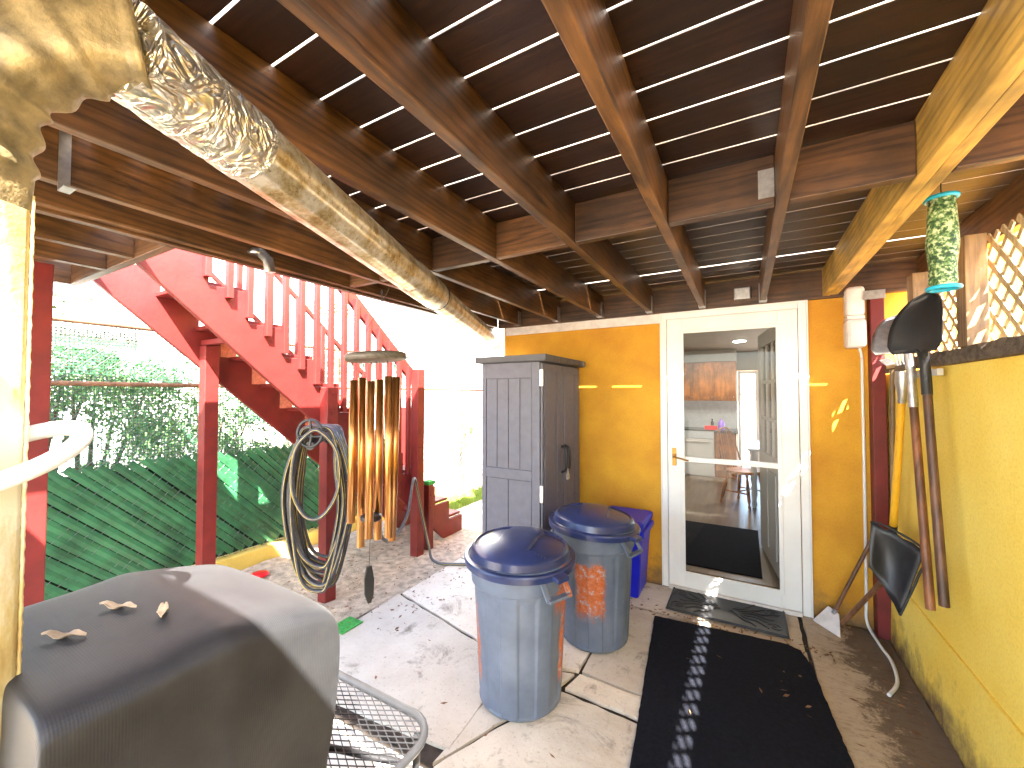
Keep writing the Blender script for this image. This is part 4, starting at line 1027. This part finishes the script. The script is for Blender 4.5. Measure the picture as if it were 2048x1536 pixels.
# ------------------------------------------------------------ hanging mesh tube
hm = thing('mesh_tube', (.66, 2.13, 1.88), 'green mottled mesh tube with turquoise rings hanging by the lattice', 'bag holder')
m_ = MB(); c0 = Vector((.655, 2.13, 1.905)); m_.lathe([(.036,0),(.040,.02),(.038,.08),(.046,.16),(.043,.24),(.039,.31),(.038,.34)], c0, 32, mod=lambda a, z: 1+.03*math.sin(5*a+z*9)); m_.build('mesh_sleeve', 'speck', hm)
for z in (-.004, .338): MB().tube([c0 + Vector((.043*math.cos(a), .043*math.sin(a), z)) for a in [k*math.pi/16 for k in range(32)]], .008, 8, closed=True).build('end_ring', 'teal', hm)
MB().tube([c0 + Vector((0,0,.34)), c0+Vector((0,0,.42))], .002, 6).build('hanging_cord', 'black', hm)

# ------------------------------------------------------------ tools hung on the side wall
rl = MB().bar((.745, 2.48, 1.60), (.745, 3.1, 1.60), .02, .03).build('tool_rail', 'steel')
tag(rl, 'thin metal rail on the side wall that carries the long tools', 'tool rail')
def spade_blade(o, wd, ln, curve, face=Vector((-.85,-.5,0)).normalized(), tilt=.25, mat='black', name='blade', parent=None, th=.003):
    sd = Vector((-face.y, face.x, 0)); rows = []; n = 14
    for i in range(n+1):
        s_ = i/n
        if s_ < .12: hw = wd*(.80 + .2*s_/.12)
        else: q = (s_-.12)/.88; hw = wd*math.sqrt(max(0, 1-q**2.6))
        hw = max(hw, .002); z = ln*s_; off = -tilt*z + .02*math.sin(s_*3.1)
        rows.append([o + sd*hw*u + face*(off + curve*(u*u)) + Vector((0,0,z)) for u in [k/6-1 for k in range(13)]])
    return MB().grid(rows).build(name, mat, parent, solid=th)
# black spade
t1_ = thing('spade_shovel', (.70, 2.40, 0.6), 'black headed round shovel with brown handle, nearest the camera on the side wall', 'shovel', 'long handled tools on the side wall')
MB().tube([(.705, 2.37, .625), (.70, 2.42, 1.1), (.70, 2.48, 1.55)], [.0175,.0165,.016], 14).build('handle', 'ashd', t1_)
MB().tube(catmull([(.70, 2.475, 1.50), (.70, 2.487, 1.60), (.692, 2.475, 1.66), (.675, 2.44, 1.70)], 5), [.019]*16, 14).build('socket', 'black', t1_)
spade_blade(Vector((.672, 2.435, 1.685)), .120, .265, .035, parent=t1_)
t2_ = thing('square_shovel', (.70, 2.60, .55), 'long shovel with a reddish wooden handle and silver socket beside the black one', 'shovel', 'long handled tools on the side wall')
MB().tube([(.705, 2.52, .545), (.70, 2.59, 1.1), (.70, 2.655, 1.50)], [.0175,.0165,.016], 14).build('handle', 'ashw', t2_)
MB().tube([(.70, 2.648, 1.44), (.70, 2.67, 1.62), (.69, 2.68, 1.72)], [.019,.018,.016], 14).build('socket', 'steel', t2_)
spade_blade(Vector((.66, 2.69, 1.70)), .10, .21, .02, face=Vector((-.3,-.95,0)).normalized(), tilt=.55, mat='steel', parent=t2_)
t3_ = thing('garden_fork', (.70, 2.9, .75), 'garden tool with bright yellow handle and dark metal head', 'garden fork', 'long handled tools on the side wall')
MB().tube([(.70, 3.01, .77), (.70, 2.90, 1.15), (.70, 2.81, 1.49)], .0165, 14).build('handle', 'yfib', t3_)
MB().tube([(.70, 2.814, 1.46), (.70, 2.80, 1.50), (.70, 2.79, 1.56), (.70, 2.785, 1.62)], [.019,.021,.032,.030], 14).build('socket', 'steel', t3_)
m_ = MB(); m_.bar((.70, 2.70, 1.64), (.70, 2.87, 1.64), .022, .022)
m_.build('crossbar', 'black', t3_)
for k in range(4): MB().tube(catmull([(.70, 2.71+k*.05, 1.645), (.685, 2.71+k*.05, 1.72), (.66, 2.71+k*.05, 1.80)], 4), [.006]*8+[.002], 6).build('tine', 'steel', t3_)
t3b = MB().tube([(.70, 3.035, .70), (.70, 3.01, .78)], .020, 12).build('end_grip', 'black', t3_)
t4_ = thing('rake', (.72, 3.1, .7), 'thin grey wooden handled rake behind the yellow handled tool', 'rake', 'long handled tools on the side wall')
MB().tube([(.725, 3.12, .70), (.72, 3.04, 1.64)], .0125, 12).build('handle', 'wz', t4_)
m_ = MB(); m_.bar((.72, 2.93, 1.66), (.72, 3.12, 1.66), .015, .02)
for k in range(9): m_.bar((.72, 2.94+k*.021, 1.66), (.68, 2.94+k*.021, 1.70), .004, .004)
m_.build('rake_head', 'steel', t4_)
# snow scoop leaning on the post, head up
ss = thing('ash_scoop', (.64, 2.85, .45), 'black plastic scoop leaning head up against the red corner post', 'scoop')
P0 = {'tl': Vector((.572, 2.84, .825)), 'tr': Vector((.745, 2.72, .745)), 'br': Vector((.655, 2.74, .405)), 'bl': Vector((.552, 2.80, .60))}
rows = []
for i in range(9):
    s_ = i/8; a = P0['tl'].lerp(P0['bl'], s_); b = P0['tr'].lerp(P0['br'], s_); row = []
    for k in range(11):
        u = k/10; p = a.lerp(b, u); dep = .055*math.sin(math.pi*min(1, u*1.0))*(.4+.6*math.sin(math.pi*s_)); row.append(p + Vector((.35, .9, 0)).normalized()*dep + Vector((0,0, .004*math.sin(u*18))))
    rows.append(row)
MB().grid(rows).build('scoop_blade', 'black', ss, solid=.005)
m_ = MB(); m_.tube(catmull([P0['tl'], P0['tl'].lerp(P0['tr'], .3)+Vector((0,.0,.02)), P0['tr'], P0['tr'].lerp(P0['br'], .4)+Vector((.012,0,0)), P0['br']], 6), .006, 8); m_.build('rim', 'black', ss)
MB().tube([Vector((.675, 2.93, .60)), Vector((.68, 3.0, .52)), Vector((.50, 3.20, .10))], .013, 10).build('handle', 'ashd', ss)
he = thing('hoe', (.44, 3.34, 0), 'hoe with a pale triangular blade standing on its head at the door corner', 'hoe')
m_ = MB(); bl_ = [Vector((.372, 3.375, .006)), Vector((.492, 3.215, .006)), Vector((.500, 3.30, .11)), Vector((.455, 3.375, .118))]
nn_ = Vector((.5,.6,.2)).normalized()*.003
m_.add([p-nn_ for p in bl_]+[p+nn_ for p in bl_], [(3,2,1,0),(4,5,6,7),(0,1,5,4),(1,2,6,5),(2,3,7,6),(3,0,4,7)]); m_.build('hoe_blade', 'whitewood', he, bevel=.001)
m_ = MB(); m_.tube([(.475, 3.325, .10), (.49, 3.32, .13)], .014, 12); m_.build('ferrule', 'steel', he)
MB().tube([(.483, 3.32, .12), (.665, 3.30, .60)], .0115, 12).build('handle', 'ashd', he)
